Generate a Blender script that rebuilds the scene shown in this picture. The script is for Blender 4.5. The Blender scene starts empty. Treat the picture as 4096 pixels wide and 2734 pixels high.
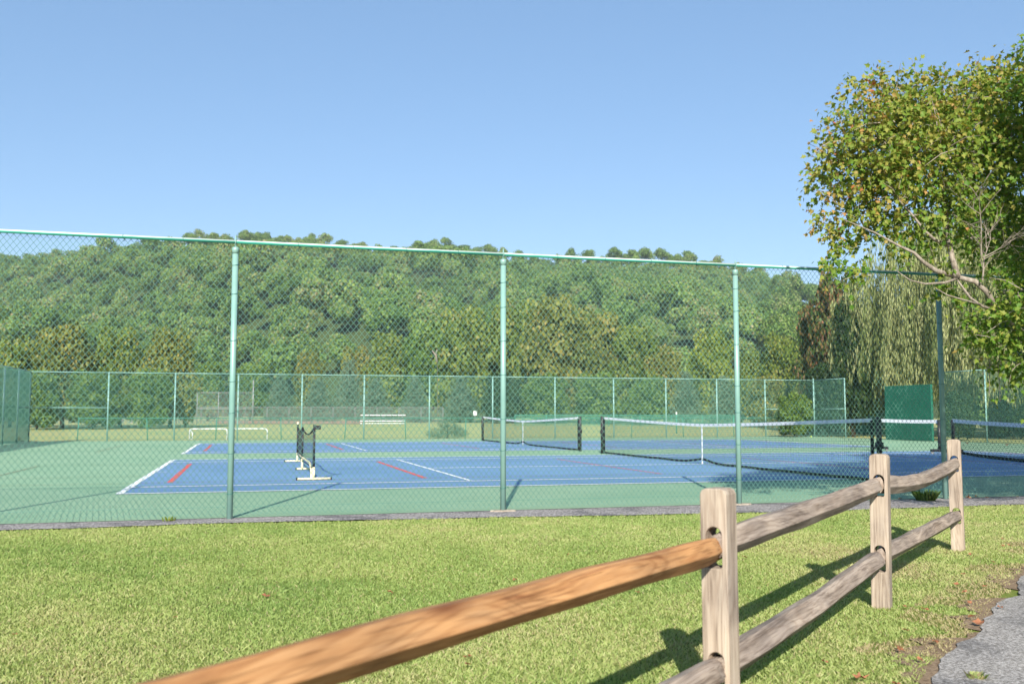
import bpy, bmesh, math, random
import numpy as np
from mathutils import Vector, Matrix, Euler
rad = math.radians
S = bpy.context.scene
COL = S.collection
# ------------------------------------------------------------------ camera
CAM = np.array([1.732, -14.686, 1.114]); YAW, PITCH = .2717, .0763
FW = np.array([math.sin(YAW)*math.cos(PITCH), math.cos(YAW)*math.cos(PITCH), math.sin(PITCH)])
RT = np.array([math.cos(YAW), -math.sin(YAW), 0.]); UP = np.cross(RT, FW)
FPX = 3840.
cd = bpy.data.cameras.new('camera'); cam = bpy.data.objects.new('camera', cd); COL.objects.link(cam)
cam.location = CAM
cam.rotation_euler = Matrix((RT, UP, -FW)).transposed().to_euler()
cd.sensor_width = 36; cd.lens = FPX/4096*36; cd.clip_start = .05; cd.clip_end = 3000
cd.dof.use_dof = True; cd.dof.focus_distance = 11.0; cd.dof.aperture_fstop = 4.0
S.camera = cam
# ------------------------------------------------------------------ light
SUN_AZ, SUN_EL = 18.2, 29.0
ld = Vector((math.sin(rad(SUN_AZ))*math.cos(rad(SUN_EL)), math.cos(rad(SUN_AZ))*math.cos(rad(SUN_EL)), -math.sin(rad(SUN_EL))))
sd = bpy.data.lights.new('sun', 'SUN'); sun = bpy.data.objects.new('sun', sd); COL.objects.link(sun)
sd.energy = 5.0; sd.angle = rad(.55); sd.color = (1, .955, .87)
sun.rotation_euler = ld.to_track_quat('-Z', 'Y').to_euler(); sun.location = (-10, -40, 30)
W = bpy.data.worlds.new('World'); S.world = W; W.use_nodes = True
wn = W.node_tree.nodes; wl = W.node_tree.links
sky = wn.new('ShaderNodeTexSky'); sky.sky_type = 'NISHITA'; sky.sun_disc = False
sky.sun_elevation = rad(SUN_EL); sky.sun_rotation = rad(180+SUN_AZ)
sky.air_density = 1.0; sky.dust_density = .35; sky.ozone_density = 2.6; sky.altitude = 100
smx = wn.new('ShaderNodeMix'); smx.data_type = 'RGBA'; smx.inputs[0].default_value = .42; smx.inputs[7].default_value = (1.35, 2.6, 4.4, 1)
wl.new(sky.outputs[0], smx.inputs[6]); wl.new(smx.outputs[2], wn['Background'].inputs[0]); wn['Background'].inputs[1].default_value = .10
S.view_settings.view_transform = 'Standard'; S.view_settings.look = 'None'
S.view_settings.exposure = .82; S.view_settings.gamma = 1
S.render.engine = 'CYCLES'
S.cycles.use_denoising = True
S.cycles.max_bounces = 6; S.cycles.transparent_max_bounces = 8; S.cycles.volume_bounces = 0
# ------------------------------------------------------------------ helpers
def at(px, py, d):                       # a point of the place at depth d along the view
    v = FW*FPX + RT*(px-2048) - UP*(py-1367); return CAM + v*d/FPX
def gnd(px, py, z=0.):
    v = FW*FPX + RT*(px-2048) - UP*(py-1367); return CAM + v*(z-CAM[2])/v[2]
def tag(o, label=None, cat=None, group=None, kind=None):
    if label: o['label'] = label
    if cat: o['category'] = cat
    if group: o['group'] = group
    if kind: o['kind'] = kind
    return o
def link(o, parent=None):
    COL.objects.link(o)
    if parent: o.parent = parent
    return o
def empty(name, loc=(0, 0, 0), rz=0, **k):
    o = link(bpy.data.objects.new(name, None)); o.location = loc; o.rotation_euler = (0, 0, rz); o.empty_display_size = .2
    return tag(o, **k)
def quads(name, V, F, mat, parent=None, tint=None, smooth=False, n=4):
    me = bpy.data.meshes.new(name); V = np.asarray(V, np.float32); F = np.asarray(F, np.int32)
    me.vertices.add(len(V)); me.vertices.foreach_set('co', V.ravel())
    me.loops.add(F.size); me.loops.foreach_set('vertex_index', F.ravel())
    me.polygons.add(len(F)); me.polygons.foreach_set('loop_start', np.arange(0, F.size, n, dtype=np.int32))
    try: me.polygons.foreach_set('loop_total', np.full(len(F), n, np.int32))
    except Exception: pass
    me.update(calc_edges=True)
    if tint is not None:
        a = me.attributes.new('tint', 'FLOAT', 'FACE'); a.data.foreach_set('value', np.asarray(tint, np.float32))
    if smooth: me.polygons.foreach_set('use_smooth', np.ones(len(F), bool))
    me.materials.append(mat); me.update()
    o = bpy.data.objects.new(name, me)
    return link(o, parent)
class MB:
    def __init__(s): s.v = []; s.f = []
    def box(s, c, h, rz=0, top=1.0):
        b = len(s.v); ca, sa = math.cos(rz), math.sin(rz)
        for z in (-1, 1):
            k = top if z > 0 else 1
            for x, y in ((-1, -1), (1, -1), (1, 1), (-1, 1)):
                X, Y = x*h[0]*k, y*h[1]*k
                s.v.append((c[0]+X*ca-Y*sa, c[1]+X*sa+Y*ca, c[2]+z*h[2]))
        s.f += [(b, b+3, b+2, b+1), (b+4, b+5, b+6, b+7)] + [(b+i, b+(i+1) % 4, b+4+(i+1) % 4, b+4+i) for i in range(4)]
        return s
    def tube(s, pts, r, n=8, caps=True):
        pts = [Vector(p) for p in pts]; m = len(pts)
        rr = r if hasattr(r, '__len__') else [r]*m
        b = len(s.v); a = None
        for i, p in enumerate(pts):
            t = (pts[min(i+1, m-1)]-pts[max(i-1, 0)]).normalized()
            if a is None: a = t.orthogonal().normalized()
            a = (a - t*a.dot(t)).normalized(); c = t.cross(a)
            for k in range(n):
                an = 2*math.pi*k/n; q = p+(a*math.cos(an)+c*math.sin(an))*rr[i]; s.v.append(tuple(q))
        for i in range(m-1):
            for k in range(n):
                s.f.append((b+i*n+k, b+i*n+(k+1) % n, b+(i+1)*n+(k+1) % n, b+(i+1)*n+k))
        if caps:
            s.f.append(tuple(b+k for k in reversed(range(n)))); s.f.append(tuple(b+(m-1)*n+k for k in range(n)))
        return s
    def quad(s, a, b_, c, d):
        b = len(s.v); s.v += [tuple(a), tuple(b_), tuple(c), tuple(d)]; s.f.append((b, b+1, b+2, b+3)); return s
    def rect(s, x0, y0, x1, y1, z): return s.quad((x0, y0, z), (x1, y0, z), (x1, y1, z), (x0, y1, z))
    def build(s, name, mat, parent=None, smooth=False, bevel=0):
        me = bpy.data.meshes.new(name); me.from_pydata(s.v, [], s.f); me.materials.append(mat)
        if smooth:
            me.polygons.foreach_set('use_smooth', [len(p.vertices) == 4 for p in me.polygons])
        me.update(); o = link(bpy.data.objects.new(name, me), parent)
        if bevel:
            m = o.modifiers.new('bevel', 'BEVEL'); m.width = bevel; m.segments = 2; m.limit_method = 'ANGLE'
        return o
# ------------------------------------------------------------------ materials
def nt(name):
    m = bpy.data.materials.new(name); m.use_nodes = True
    n = m.node_tree.nodes; l = m.node_tree.links; return m, n, l, n['Principled BSDF']
def ramp(n, cols, pos=None):
    r = n.new('ShaderNodeValToRGB'); e = r.color_ramp.elements
    pos = pos or [i/(len(cols)-1) for i in range(len(cols))]
    while len(e) < len(cols): e.new(.5)
    for i, c in enumerate(cols): e[i].position = pos[i]; e[i].color = (*c, 1)
    return r
def noise(n, l, scale, detail=4, co=None, stretch=None, rough=.6, dist=0):
    tc = n.new('ShaderNodeTexCoord'); src = tc.outputs[co or 'Object']
    if stretch:
        mp = n.new('ShaderNodeMapping'); mp.inputs['Scale'].default_value = stretch; l.new(src, mp.inputs[0]); src = mp.outputs[0]
    t = n.new('ShaderNodeTexNoise'); t.inputs['Scale'].default_value = scale; t.inputs['Detail'].default_value = detail
    t.inputs['Roughness'].default_value = rough; t.inputs['Distortion'].default_value = dist
    l.new(src, t.inputs['Vector']); return t
def mix(n, l, a, b, f, mode='MIX'):
    m = n.new('ShaderNodeMix'); m.data_type = 'RGBA'; m.blend_type = mode
    for s, v in ((m.inputs[6], a), (m.inputs[7], b), (m.inputs[0], f)):
        if hasattr(v, 'default_value') or hasattr(v, 'links'): l.new(v, s)
        else: s.default_value = v if not isinstance(v, tuple) or len(v) == 4 else (*v, 1)
    return m.outputs[2]
def surf(name, cols, scale, rough=.8, bump=0, bscale=None, spec=.3, big=None, bigcols=None, stretch=None, pos=None, detail=5, bd=.01):
    m, n, l, p = nt(name)
    t = noise(n, l, scale, detail, stretch=stretch); r = ramp(n, cols, pos or [.3+.4*i/(len(cols)-1) for i in range(len(cols))]); l.new(t.outputs[0], r.inputs[0])
    c = r.outputs[0]
    if big:
        t2 = noise(n, l, big, 3); r2 = ramp(n, bigcols, [.35+.3*i/(len(bigcols)-1) for i in range(len(bigcols))]); l.new(t2.outputs[0], r2.inputs[0])
        c = mix(n, l, c, r2.outputs[0], 1., 'MULTIPLY')
    l.new(c, p.inputs['Base Color']); p.inputs['Roughness'].default_value = rough; p.inputs['Specular IOR Level'].default_value = spec
    if bump:
        tb = noise(n, l, bscale or scale, 4, stretch=stretch); b = n.new('ShaderNodeBump'); b.inputs['Strength'].default_value = bump; b.inputs['Distance'].default_value = bd
        l.new(tb.outputs[0], b.inputs['Height']); l.new(b.outputs[0], p.inputs['Normal'])
    return m
def leaf(name, cols, trans=.35, pos=None, objvar=.0):
    m, n, l, p = nt(name)
    a = n.new('ShaderNodeAttribute'); a.attribute_name = 'tint'; src = a.outputs['Fac']
    if objvar:
        oi = n.new('ShaderNodeObjectInfo'); ma = n.new('ShaderNodeMath'); ma.operation = 'MULTIPLY_ADD'
        l.new(oi.outputs['Random'], ma.inputs[0]); ma.inputs[1].default_value = objvar; l.new(src, ma.inputs[2])
        mb = n.new('ShaderNodeMath'); mb.operation = 'SUBTRACT'; l.new(ma.outputs[0], mb.inputs[0]); mb.inputs[1].default_value = objvar/2; src = mb.outputs[0]
    r = ramp(n, cols, pos); l.new(src, r.inputs[0]); l.new(r.outputs[0], p.inputs['Base Color'])
    p.inputs['Roughness'].default_value = .55; p.inputs['Specular IOR Level'].default_value = .25
    t = n.new('ShaderNodeBsdfTranslucent'); ms = n.new('ShaderNodeMixShader'); ms.inputs[0].default_value = trans
    c2 = mix(n, l, r.outputs[0], (1.25, 1.2, .5, 1), 1., 'MULTIPLY'); l.new(c2, t.inputs[0])
    l.new(p.outputs[0], ms.inputs[1]); l.new(t.outputs[0], ms.inputs[2]); l.new(ms.outputs[0], n['Material Output'].inputs[0])
    return m
def wood(name, axis, cols, knot=(.10, .05, .03), kn=.5, fig=.32):
    m, n, l, p = nt(name)
    st = [38, 38, 38]; st[axis] = 1.1
    k = [5., 5., 5.]; k[axis] = 1.6
    tc = n.new('ShaderNodeTexCoord'); oi = n.new('ShaderNodeObjectInfo')
    add = n.new('ShaderNodeVectorMath'); add.operation = 'ADD'; l.new(tc.outputs['Object'], add.inputs[0])
    sc = n.new('ShaderNodeMath'); sc.operation = 'MULTIPLY'; sc.inputs[1].default_value = 9; l.new(oi.outputs['Random'], sc.inputs[0]); l.new(sc.outputs[0], add.inputs[1])
    mp = n.new('ShaderNodeMapping'); mp.inputs['Scale'].default_value = k; l.new(add.outputs[0], mp.inputs[0])
    v = n.new('ShaderNodeTexVoronoi'); v.inputs['Scale'].default_value = 1; l.new(mp.outputs[0], v.inputs['Vector'])
    kr = ramp(n, [(1, 1, 1), (0, 0, 0)], [.06, .2]); l.new(v.outputs['Distance'], kr.inputs[0])
    mp2 = n.new('ShaderNodeMapping'); mp2.inputs['Scale'].default_value = st; l.new(add.outputs[0], mp2.inputs[0])
    dv = n.new('ShaderNodeVectorMath'); dv.operation = 'MULTIPLY_ADD'; l.new(v.outputs['Distance'], dv.inputs[0]); dv.inputs[1].default_value = (2.2, 2.2, 2.2); l.new(mp2.outputs[0], dv.inputs[2])
    t = n.new('ShaderNodeTexNoise'); t.inputs['Scale'].default_value = 1; t.inputs['Detail'].default_value = 6; t.inputs['Roughness'].default_value = .62; l.new(dv.outputs[0], t.inputs['Vector'])
    r = ramp(n, cols, [.3+.42*i/(len(cols)-1) for i in range(len(cols))]); l.new(t.outputs[0], r.inputs[0])
    t2 = n.new('ShaderNodeTexNoise'); t2.inputs['Scale'].default_value = 3.2; t2.inputs['Detail'].default_value = 3; l.new(add.outputs[0], t2.inputs['Vector'])
    r2 = ramp(n, [(.72, .70, .70), (1.12, 1.08, 1.02)], [.35, .65]); l.new(t2.outputs[0], r2.inputs[0])
    c = mix(n, l, r.outputs[0], r2.outputs[0], 1., 'MULTIPLY')
    kf = n.new('ShaderNodeMath'); kf.operation = 'MULTIPLY'; kf.inputs[1].default_value = kn; l.new(kr.outputs[0], kf.inputs[0])
    c = mix(n, l, c, knot, kf.outputs[0])
    tf = n.new('ShaderNodeTexNoise'); tf.inputs['Scale'].default_value = 1; tf.inputs['Detail'].default_value = 3; mpf = n.new('ShaderNodeMapping'); sf = [150, 150, 150]; sf[axis] = 5; mpf.inputs['Scale'].default_value = sf; l.new(add.outputs[0], mpf.inputs[0]); l.new(mpf.outputs[0], tf.inputs['Vector'])
    fg_ = n.new('ShaderNodeTexNoise'); fg_.inputs['Scale'].default_value = 1; fg_.inputs['Detail'].default_value = .5; mpg = n.new('ShaderNodeMapping'); sg = [9, 9, 9]; sg[axis] = 1.0; mpg.inputs['Scale'].default_value = sg; l.new(add.outputs[0], mpg.inputs[0])
    dg = n.new('ShaderNodeVectorMath'); dg.operation = 'MULTIPLY_ADD'; l.new(v.outputs['Distance'], dg.inputs[0]); dg.inputs[1].default_value = (.45, .45, .45); l.new(mpg.outputs[0], dg.inputs[2]); l.new(dg.outputs[0], fg_.inputs['Vector'])
    sn = n.new('ShaderNodeMath'); sn.operation = 'MULTIPLY'; sn.inputs[1].default_value = 95; l.new(fg_.outputs[0], sn.inputs[0]); s2 = n.new('ShaderNodeMath'); s2.operation = 'SINE'; l.new(sn.outputs[0], s2.inputs[0])
    rg2 = ramp(n, [(1, 1, 1), (.66, .58, .52)], [.2, .98]); l.new(s2.outputs[0], rg2.inputs[0]); c = mix(n, l, c, rg2.outputs[0], fig, 'MULTIPLY')
    rf = ramp(n, [(.55, .52, .5), (1, 1, 1)], [.36, .47]); l.new(tf.outputs[0], rf.inputs[0]); c = mix(n, l, c, rf.outputs[0], .75, 'MULTIPLY')
    l.new(c, p.inputs['Base Color']); p.inputs['Roughness'].default_value = .8; p.inputs['Specular IOR Level'].default_value = .2
    b = n.new('ShaderNodeBump'); b.inputs['Strength'].default_value = .5; b.inputs['Distance'].default_value = .004; l.new(t.outputs[0], b.inputs['Height']); l.new(b.outputs[0], p.inputs['Normal'])
    return m
def plain(name, c, rough=.5, spec=.5, metal=0, var=.12, scale=9):
    lo = tuple(x*(1-var) for x in c); hi = tuple(min(1, x*(1+var)) for x in c)
    m = surf(name, [lo, hi], scale, rough, spec=spec); m.node_tree.nodes['Principled BSDF'].inputs['Metallic'].default_value = metal; return m
M = {}
M['ground'] = surf('grass_ground', [(.07, .10, .018), (.17, .21, .045), (.26, .25, .08)], 60, .95, .4, 90, .1, .35, [(.8, .9, .8), (1.1, 1.0, .95)])
M['field'] = surf('field_grass', [(.32, .34, .13), (.40, .40, .17), (.44, .40, .20)], 6, .95, .2, 60, .1, .12, [(.88, .95, .85), (1.1, 1.02, 1.0)])
M['dirt'] = surf('infield_dirt', [(.38, .20, .12), (.46, .27, .17)], 8, .95)
M['green'] = surf('court_green', [(.245, .375, .235), (.275, .41, .26)], 1.3, .8, .06, 300, .2, .25, [(.86, .93, .90), (.98, 1.0, .99), (1.07, 1.04, 1.03)])
M['blue'] = surf('court_blue', [(.14, .25, .405), (.16, .28, .44)], 1.1, .75, .06, 300, .25, .3, [(.86, .90, .93), (.98, .99, 1.0), (1.08, 1.05, 1.03)])
M['white'] = plain('line_white', (.80, .80, .78), .7, .2, 0, .04, 20)
M['red'] = plain('line_red', (.62, .10, .09), .7, .2)
M['fred'] = plain('line_faint_red', (.30, .26, .28), .7, .2)
M['fred2'] = plain('line_faint_brown', (.30, .30, .19), .7, .2)
def asphalt(name, a, b, c, sc=75):
    m, n, l, p = nt(name)
    t = noise(n, l, sc, 3, rough=.8); r = ramp(n, [a, b, c], [.38, .5, .62]); l.new(t.outputs[0], r.inputs[0])
    t2 = noise(n, l, 1.7, 5, dist=.6); r2 = ramp(n, [(.50, .50, .52), (.95, .94, .94), (1.1, 1.08, 1.06)], [.34, .48, .68]); l.new(t2.outputs[0], r2.inputs[0])  # broad dark blotches: painted shadow dapple along with stains
    cc = mix(n, l, r.outputs[0], r2.outputs[0], 1., 'MULTIPLY'); l.new(cc, p.inputs['Base Color']); p.inputs['Roughness'].default_value = .9
    b_ = n.new('ShaderNodeBump'); b_.inputs['Strength'].default_value = .7; b_.inputs['Distance'].default_value = .006; l.new(t.outputs[0], b_.inputs['Height']); l.new(b_.outputs[0], p.inputs['Normal'])
    return m
M['asphalt'] = asphalt('path_asphalt', (.12, .105, .09), (.27, .25, .225), (.50, .465, .43))
M['apron'] = asphalt('apron_asphalt', (.06, .05, .05), (.22, .195, .185), (.55, .51, .48), 42)
M['concrete'] = surf('concrete', [(.22, .18, .14), (.36, .31, .25)], 30, .9, .5, 60)
M['post'] = surf('teal_post_paint', [(.185, .335, .295), (.225, .375, .33)], 5, .35, spec=.5, big=1.2, bigcols=[(.9, .95, .95), (1.05, 1.02, 1.02)])
M['wire'] = plain('teal_coated_wire', (.11, .25, .195), .28, .6, 0, .1)
M['wired'] = plain('far_teal_wire', (.10, .27, .21), .4, .5, 0, .1)
M['tie'] = plain('dark_tie_wire', (.02, .14, .12), .5)
M['screen'] = plain('privacy_screen', (.07, .27, .21), .6, .3)
# rail: green paint bleached white on its weathered upper side
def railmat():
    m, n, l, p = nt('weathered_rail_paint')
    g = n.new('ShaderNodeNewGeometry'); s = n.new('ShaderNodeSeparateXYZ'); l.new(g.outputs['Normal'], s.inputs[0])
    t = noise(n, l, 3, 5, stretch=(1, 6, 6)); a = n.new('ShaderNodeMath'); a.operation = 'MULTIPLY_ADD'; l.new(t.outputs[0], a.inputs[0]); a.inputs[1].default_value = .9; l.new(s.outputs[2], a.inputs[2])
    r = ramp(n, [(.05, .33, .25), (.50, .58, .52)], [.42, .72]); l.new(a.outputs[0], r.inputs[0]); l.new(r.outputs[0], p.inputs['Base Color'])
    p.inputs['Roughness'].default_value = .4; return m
M['rail'] = railmat()
M['black'] = plain('black_net_post', (.018, .018, .02), .45, .4)
M['net'] = plain('black_netting', (.02, .022, .024), .8, .1)
M['netband'] = surf('white_net_band', [(.62, .63, .66), (.80, .80, .80)], 14, .7, spec=.2)
M['cream'] = plain('cream_pvc', (.78, .68, .42), .4, .4, 0, .05)
M['wpvc'] = plain('white_pvc', (.82, .82, .80), .4, .4, 0, .03)
M['grey'] = plain('galvanised_steel', (.27, .27, .26), .5, .5, .2)
M['greymesh'] = plain('galvanised_mesh', (.20, .20, .185), .6, .3)
M['gfence'] = plain('green_mesh_fence', (.06, .24, .17), .6, .3)
M['board'] = surf('shade_darkened_green_paint', [(.010, .098, .064), (.015, .13, .08)], 3, .6, spec=.3, big=.8, bigcols=[(.9, .95, .9), (1.1, 1.05, 1.05)])  # green paint darkened to stand in for tree shade on the board
M['post_w'] = wood('weathered_post_wood', 2, [(.22, .175, .135), (.36, .295, .235), (.43, .36, .29), (.48, .41, .335)], (.10, .06, .04), .9)
M['rail_w'] = wood('weathered_rail_wood', 0, [(.15, .12, .10), (.27, .22, .18), (.36, .30, .25), (.41, .345, .285)], (.12, .08, .05), .5)
M['rail_n'] = wood('new_rail_wood', 0, [(.26, .11, .045), (.41, .205, .085), (.49, .265, .115), (.53, .305, .145)], (.15, .05, .02), .9, .5)
M['ball'] = plain('tennis_ball_felt', (.60, .70, .10), .9, .1)
M['bark'] = surf('grey_bark', [(.12, .095, .07), (.27, .225, .18), (.36, .31, .255)], 30, .9, .6, 40, stretch=(1, 1, .3))
M['dbark'] = surf('dark_bark', [(.04, .03, .02), (.10, .075, .05)], 20, .9, .6, 30, stretch=(1, 1, .3))
M['maple'] = leaf('maple_leaf', [(.05, .13, .014), (.11, .22, .024), (.23, .28, .045), (.34, .30, .07), (.46, .26, .09), (.44, .12, .05)], .38, [0, .3, .55, .72, .88, 1])
M['willow'] = leaf('willow_leaf', [(.10, .14, .04), (.20, .24, .08), (.33, .355, .15), (.43, .43, .21)], .3)
GR = {'olive': [(.07, .115, .016), (.13, .185, .030), (.20, .245, .048), (.28, .25, .07)],
      'rust': [(.075, .105, .018), (.15, .18, .036), (.23, .235, .052), (.32, .25, .08)],
      'leafy': [(.05, .10, .018), (.10, .175, .032), (.16, .24, .05), (.22, .27, .07)],
      'lime': [(.07, .12, .016), (.14, .20, .030), (.22, .27, .045), (.30, .29, .055)],
      'pine': [(.06, .11, .060), (.11, .175, .105), (.16, .23, .145), (.21, .27, .18)],
      'dark': [(.008, .022, .006), (.02, .045, .010), (.04, .075, .015), (.06, .09, .02)],
      'red': [(.03, .07, .014), (.07, .12, .024), (.17, .12, .045), (.28, .12, .07)],
      'hill': [(.060, .125, .028), (.112, .20, .042), (.170, .27, .058), (.23, .30, .080), (.28, .25, .13)]}
for k, c in GR.items(): M['f_'+k] = leaf(k+'_foliage', c, .25, None, .5 if k == 'hill' else .12)
M['grass'] = leaf('grass_blade', [(.36, .27, .165), (.48, .46, .22), (.385, .44, .155), (.29, .375, .11), (.21, .31, .085)], .35, [0, .2, .42, .7, 1])
M['fallen'] = surf('fallen_leaf', [(.20, .07, .03), (.36, .16, .08)], 30, .8)

# ------------------------------------------------------------------ setting: ground, path, courts
def gz(x, y): return -.02 + (.0066*max(0, y-34) if y < 190 else .0066*156)
xs = [-900, -400, -200, -120] + list(range(-80, 121, 10)) + [160, 240, 400, 900]
ys = [-600, -200, -60, -20, 0, 34, 40, 50, 60, 70, 80, 90, 100, 120, 140, 160, 190, 300, 900]
mb = MB()
for y in ys:
    for x in xs: mb.v.append((x, y, gz(x, y)))
nx = len(xs)
for j in range(len(ys)-1):
    for i in range(nx-1): mb.f.append((j*nx+i, j*nx+i+1, (j+1)*nx+i+1, (j+1)*nx+i))
g = mb.build('ground', M['ground']); tag(g, kind='structure')
g.data.materials.append(M['field'])
for p in g.data.polygons:
    if p.center.y > 10: p.material_index = 1
FX0, FX1, FY0, FY1 = -7.05, 30.9, -3.683, 30.24
tag(MB().rect(-7.6, -3.62, 31.3, 30.9, 0).build('court_surface', M['green']), kind='structure')
mb = MB(); mb.rect(0, 0, 23.77, 10.97, .004); mb.rect(0, 14.73, 23.77, 25.70, .004)
tag(mb.build('blue_court_surface', M['blue']), kind='structure')
wl_ = MB(); rl = MB(); fl = MB(); fg = MB()
for oy in (0, 14.73):
    z = .008
    for a, b in ((0, .11), (10.86, 10.97)): wl_.rect(.10, oy+a, 23.67, oy+b, z)
    for a, b in ((1.30, 1.41), (9.56, 9.67)): wl_.rect(.10, oy+a, 23.67, oy+b, z)
    wl_.rect(0, oy, .10, oy+10.97, z); wl_.rect(23.67, oy, 23.77, oy+10.97, z)
    for x in (5.485, 18.285): wl_.rect(x-.03, oy+1.41, x+.035, oy+9.56, z)
    wl_.rect(5.52, oy+5.44, 18.25, oy+5.53, z)
    wl_.rect(.10, oy+5.46, .30, oy+5.51, z); wl_.rect(23.47, oy+5.46, 23.67, oy+5.51, z)
    for x in (.57, 4.86): rl.rect(x-.045, oy+2.31, x+.045, oy+8.66, z)
    for x in (9.42, 14.35, 18.91, 23.2): rl.rect(x-.03, oy+2.31, x+.03, oy+8.66, z)
    for y in (2.285, 8.685): fl.rect(.10, oy+y-.025, 23.67, oy+y+.025, z)
    fl.rect(.62, oy+5.475, 4.8, oy+5.495, z)
    for y in (2.285, 4.2, 8.685): fg.rect(-2.6, oy+y-.02, 0, oy+y+.02, .004)
    fg.rect(-2.62, oy+2.265, -2.58, oy+8.7, .008)
for nm, b, m in (('white_court_lines', wl_, 'white'), ('red_court_lines', rl, 'red'), ('faint_red_court_lines', fl, 'fred'), ('worn_court_lines', fg, 'fred2')):
    tag(b.build(nm, M[m]), kind='structure')
rg = random.Random(3)
def strip(name, pts_a, pts_b, z, mat, jit=.03, step=.07):
    def res(P, n_):
        P = np.array(P, float); D = np.r_[0, np.cumsum(np.hypot(*np.diff(P, axis=0).T))]; u = np.linspace(0, D[-1], n_)
        return np.c_[np.interp(u, D, P[:, 0]), np.interp(u, D, P[:, 1])], D[-1]
    L = res(pts_b, 2)[1]; n_ = int(L/step); A, _ = res(pts_a, n_); B, _ = res(pts_b, n_)
    w = (A-B)/np.linalg.norm(A-B, axis=1)[:, None]; u = np.linspace(0, L, n_)
    r_ = np.random.default_rng(3); j = sum(k_*np.interp(u, np.linspace(0, L, int(L/sp)+2), r_.normal(size=int(L/sp)+2)) for sp, k_ in ((.6, 1), (.18, .7), (.06, .45)))
    B = B+w*(j*jit)[:, None]; mb = MB()
    for i in range(n_): mb.v += [(*A[i], z), (*B[i], z)]
    for i in range(n_-1): mb.f.append((2*i+1, 2*i+3, 2*i+2, 2*i))
    return tag(mb.build(name, mat), kind='structure')
def apron_y(x): return np.interp(x, [-8, -.5, 1.6, 4.5, 8, 10.3, 14, 31], [-4.25, -4.18, -4.08, -4.33, -4.68, -4.6, -4.75, -5.0])
strip('asphalt_apron', [(-8, -3.5), (31, -3.5)], [(x, float(apron_y(x))) for x in np.arange(-8, 31.1, .5)], -.005, M['apron'], .018, .05)
PD = np.array([.767, .642]); PN = np.array([.642, -.767])       # path direction, outward normal (away from the lawn)
P0 = np.array([5.19, -10.61])
edge = [P0 + PD*s for s in (-9, -3, 0, 2, 6, 14, 40)]
strip('asphalt_path', [tuple(e+PN*3.2) for e in edge], [tuple(e) for e in edge], -.006, M['asphalt'], .03, .06)
M['edge'] = surf('dry_edge_soil', [(.10, .06, .035), (.22, .15, .09), (.34, .25, .16)], 55, .95, .5, 80)
strip('soil_edge', [tuple(e+PN*.3) for e in edge], [tuple(e-PN*.13) for e in edge], -.013, M['edge'], .13, .05)
mb = MB()
for a, b in (((-30, 122), (22, 128)),):
    pass
dv = []
for i, px in enumerate(range(860, 1500, 40)):
    dv.append((at(px, 1686, 92), at(px, 1686, 118)))
for (a, b), (c, d) in zip(dv, dv[1:]):
    def gp(p): return (p[0], p[1], gz(p[0], p[1])+.03)
    mb.quad(gp(a), gp(c), gp(d), gp(b))
tag(mb.build('infield_dirt', M['dirt']), kind='structure')
# ------------------------------------------------------------------ lawn blades (stuff)
def vnoise(x, y, s, seed):
    r = np.random.default_rng(seed); G = r.random((64, 64)); X = x/s; Y = y/s
    i = np.floor(X).astype(int); j = np.floor(Y).astype(int); u = X-i; v = Y-j; u = u*u*(3-2*u); v = v*v*(3-2*v)
    g_ = lambda a, b: G[a % 64, b % 64]
    return g_(i, j)*(1-u)*(1-v)+g_(i+1, j)*u*(1-v)+g_(i, j+1)*(1-u)*v+g_(i+1, j+1)*u*v
def lawn():
    r = np.random.default_rng(5); N = 1150000
    d = 2.2 + r.random(N)*12.5; a = (r.random(N)-.5)*1.75
    F2 = np.array([math.sin(YAW), math.cos(YAW)]); R2 = np.array([math.cos(YAW), -math.sin(YAW)])
    P = CAM[:2] + d[:, None]*(F2 + a[:, None]*R2)
    x, y = P[:, 0], P[:, 1]
    side = (P-P0) @ PN
    jn = vnoise(x, y, .12, 9)*.10
    ok = (y < apron_y(x)+jn-.04) & ((side < -.0-jn*.8))
    brown = (side > -.42) & (vnoise(x+9, y, .32, 4)+side*.9+.22 > .52)
    ok &= ~(brown & (r.random(N) < .45))
    side = side[ok]; P = P[ok]; d = d[ok]; brown = brown[ok]; n = len(P); x, y = P[:, 0], P[:, 1]
    cl = .5*vnoise(x, y, .9, 1)+.3*vnoise(x, y, .25, 2)+.2*vnoise(x, y, .06, 3)
    h = (.010+.015*r.random(n))*(.6+.9*cl); w = (.0017+.0013*r.random(n))*(.85+d/13)
    w[d > 9] *= 1.15
    an = r.random(n)*6.283; ln = r.random(n)**.7*.9*h*1.3; la = r.random(n)*6.283
    dx, dy = np.cos(an)*w, np.sin(an)*w
    z0 = np.full(n, -.022)
    V = np.empty((n, 4, 3), np.float32)
    V[:, 0] = np.c_[x-dx, y-dy, z0]; V[:, 1] = np.c_[x+dx, y+dy, z0]
    lx, ly = np.cos(la)*ln, np.sin(la)*ln
    V[:, 2] = np.c_[x+dx*.9+lx*.4, y+dy*.9+ly*.4, z0+h*.62]; V[:, 3] = np.c_[x+lx, y+ly, z0+h]
    F = np.arange(n*4).reshape(n, 4)
    dry = vnoise(x+5, y+3, 1.4, 7)*.55+vnoise(x, y, .35, 8)*.45; dry = np.clip(dry+np.clip((side+2.2)*.10, 0, .2), 0, 1)
    t = .27+1.08*(1-dry)*.8 + r.normal(0, .15, n); t -= .10
    t[r.random(n) < .06] = .12; t[brown] = r.random(brown.sum())*.18
    o = quads('lawn_grass', V.reshape(-1, 3), F, M['grass'], None, np.clip(t, 0, 1))
    tag(o, 'short mown lawn grass in front of the tennis courts', 'grass', kind='stuff')
lawn()
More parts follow.
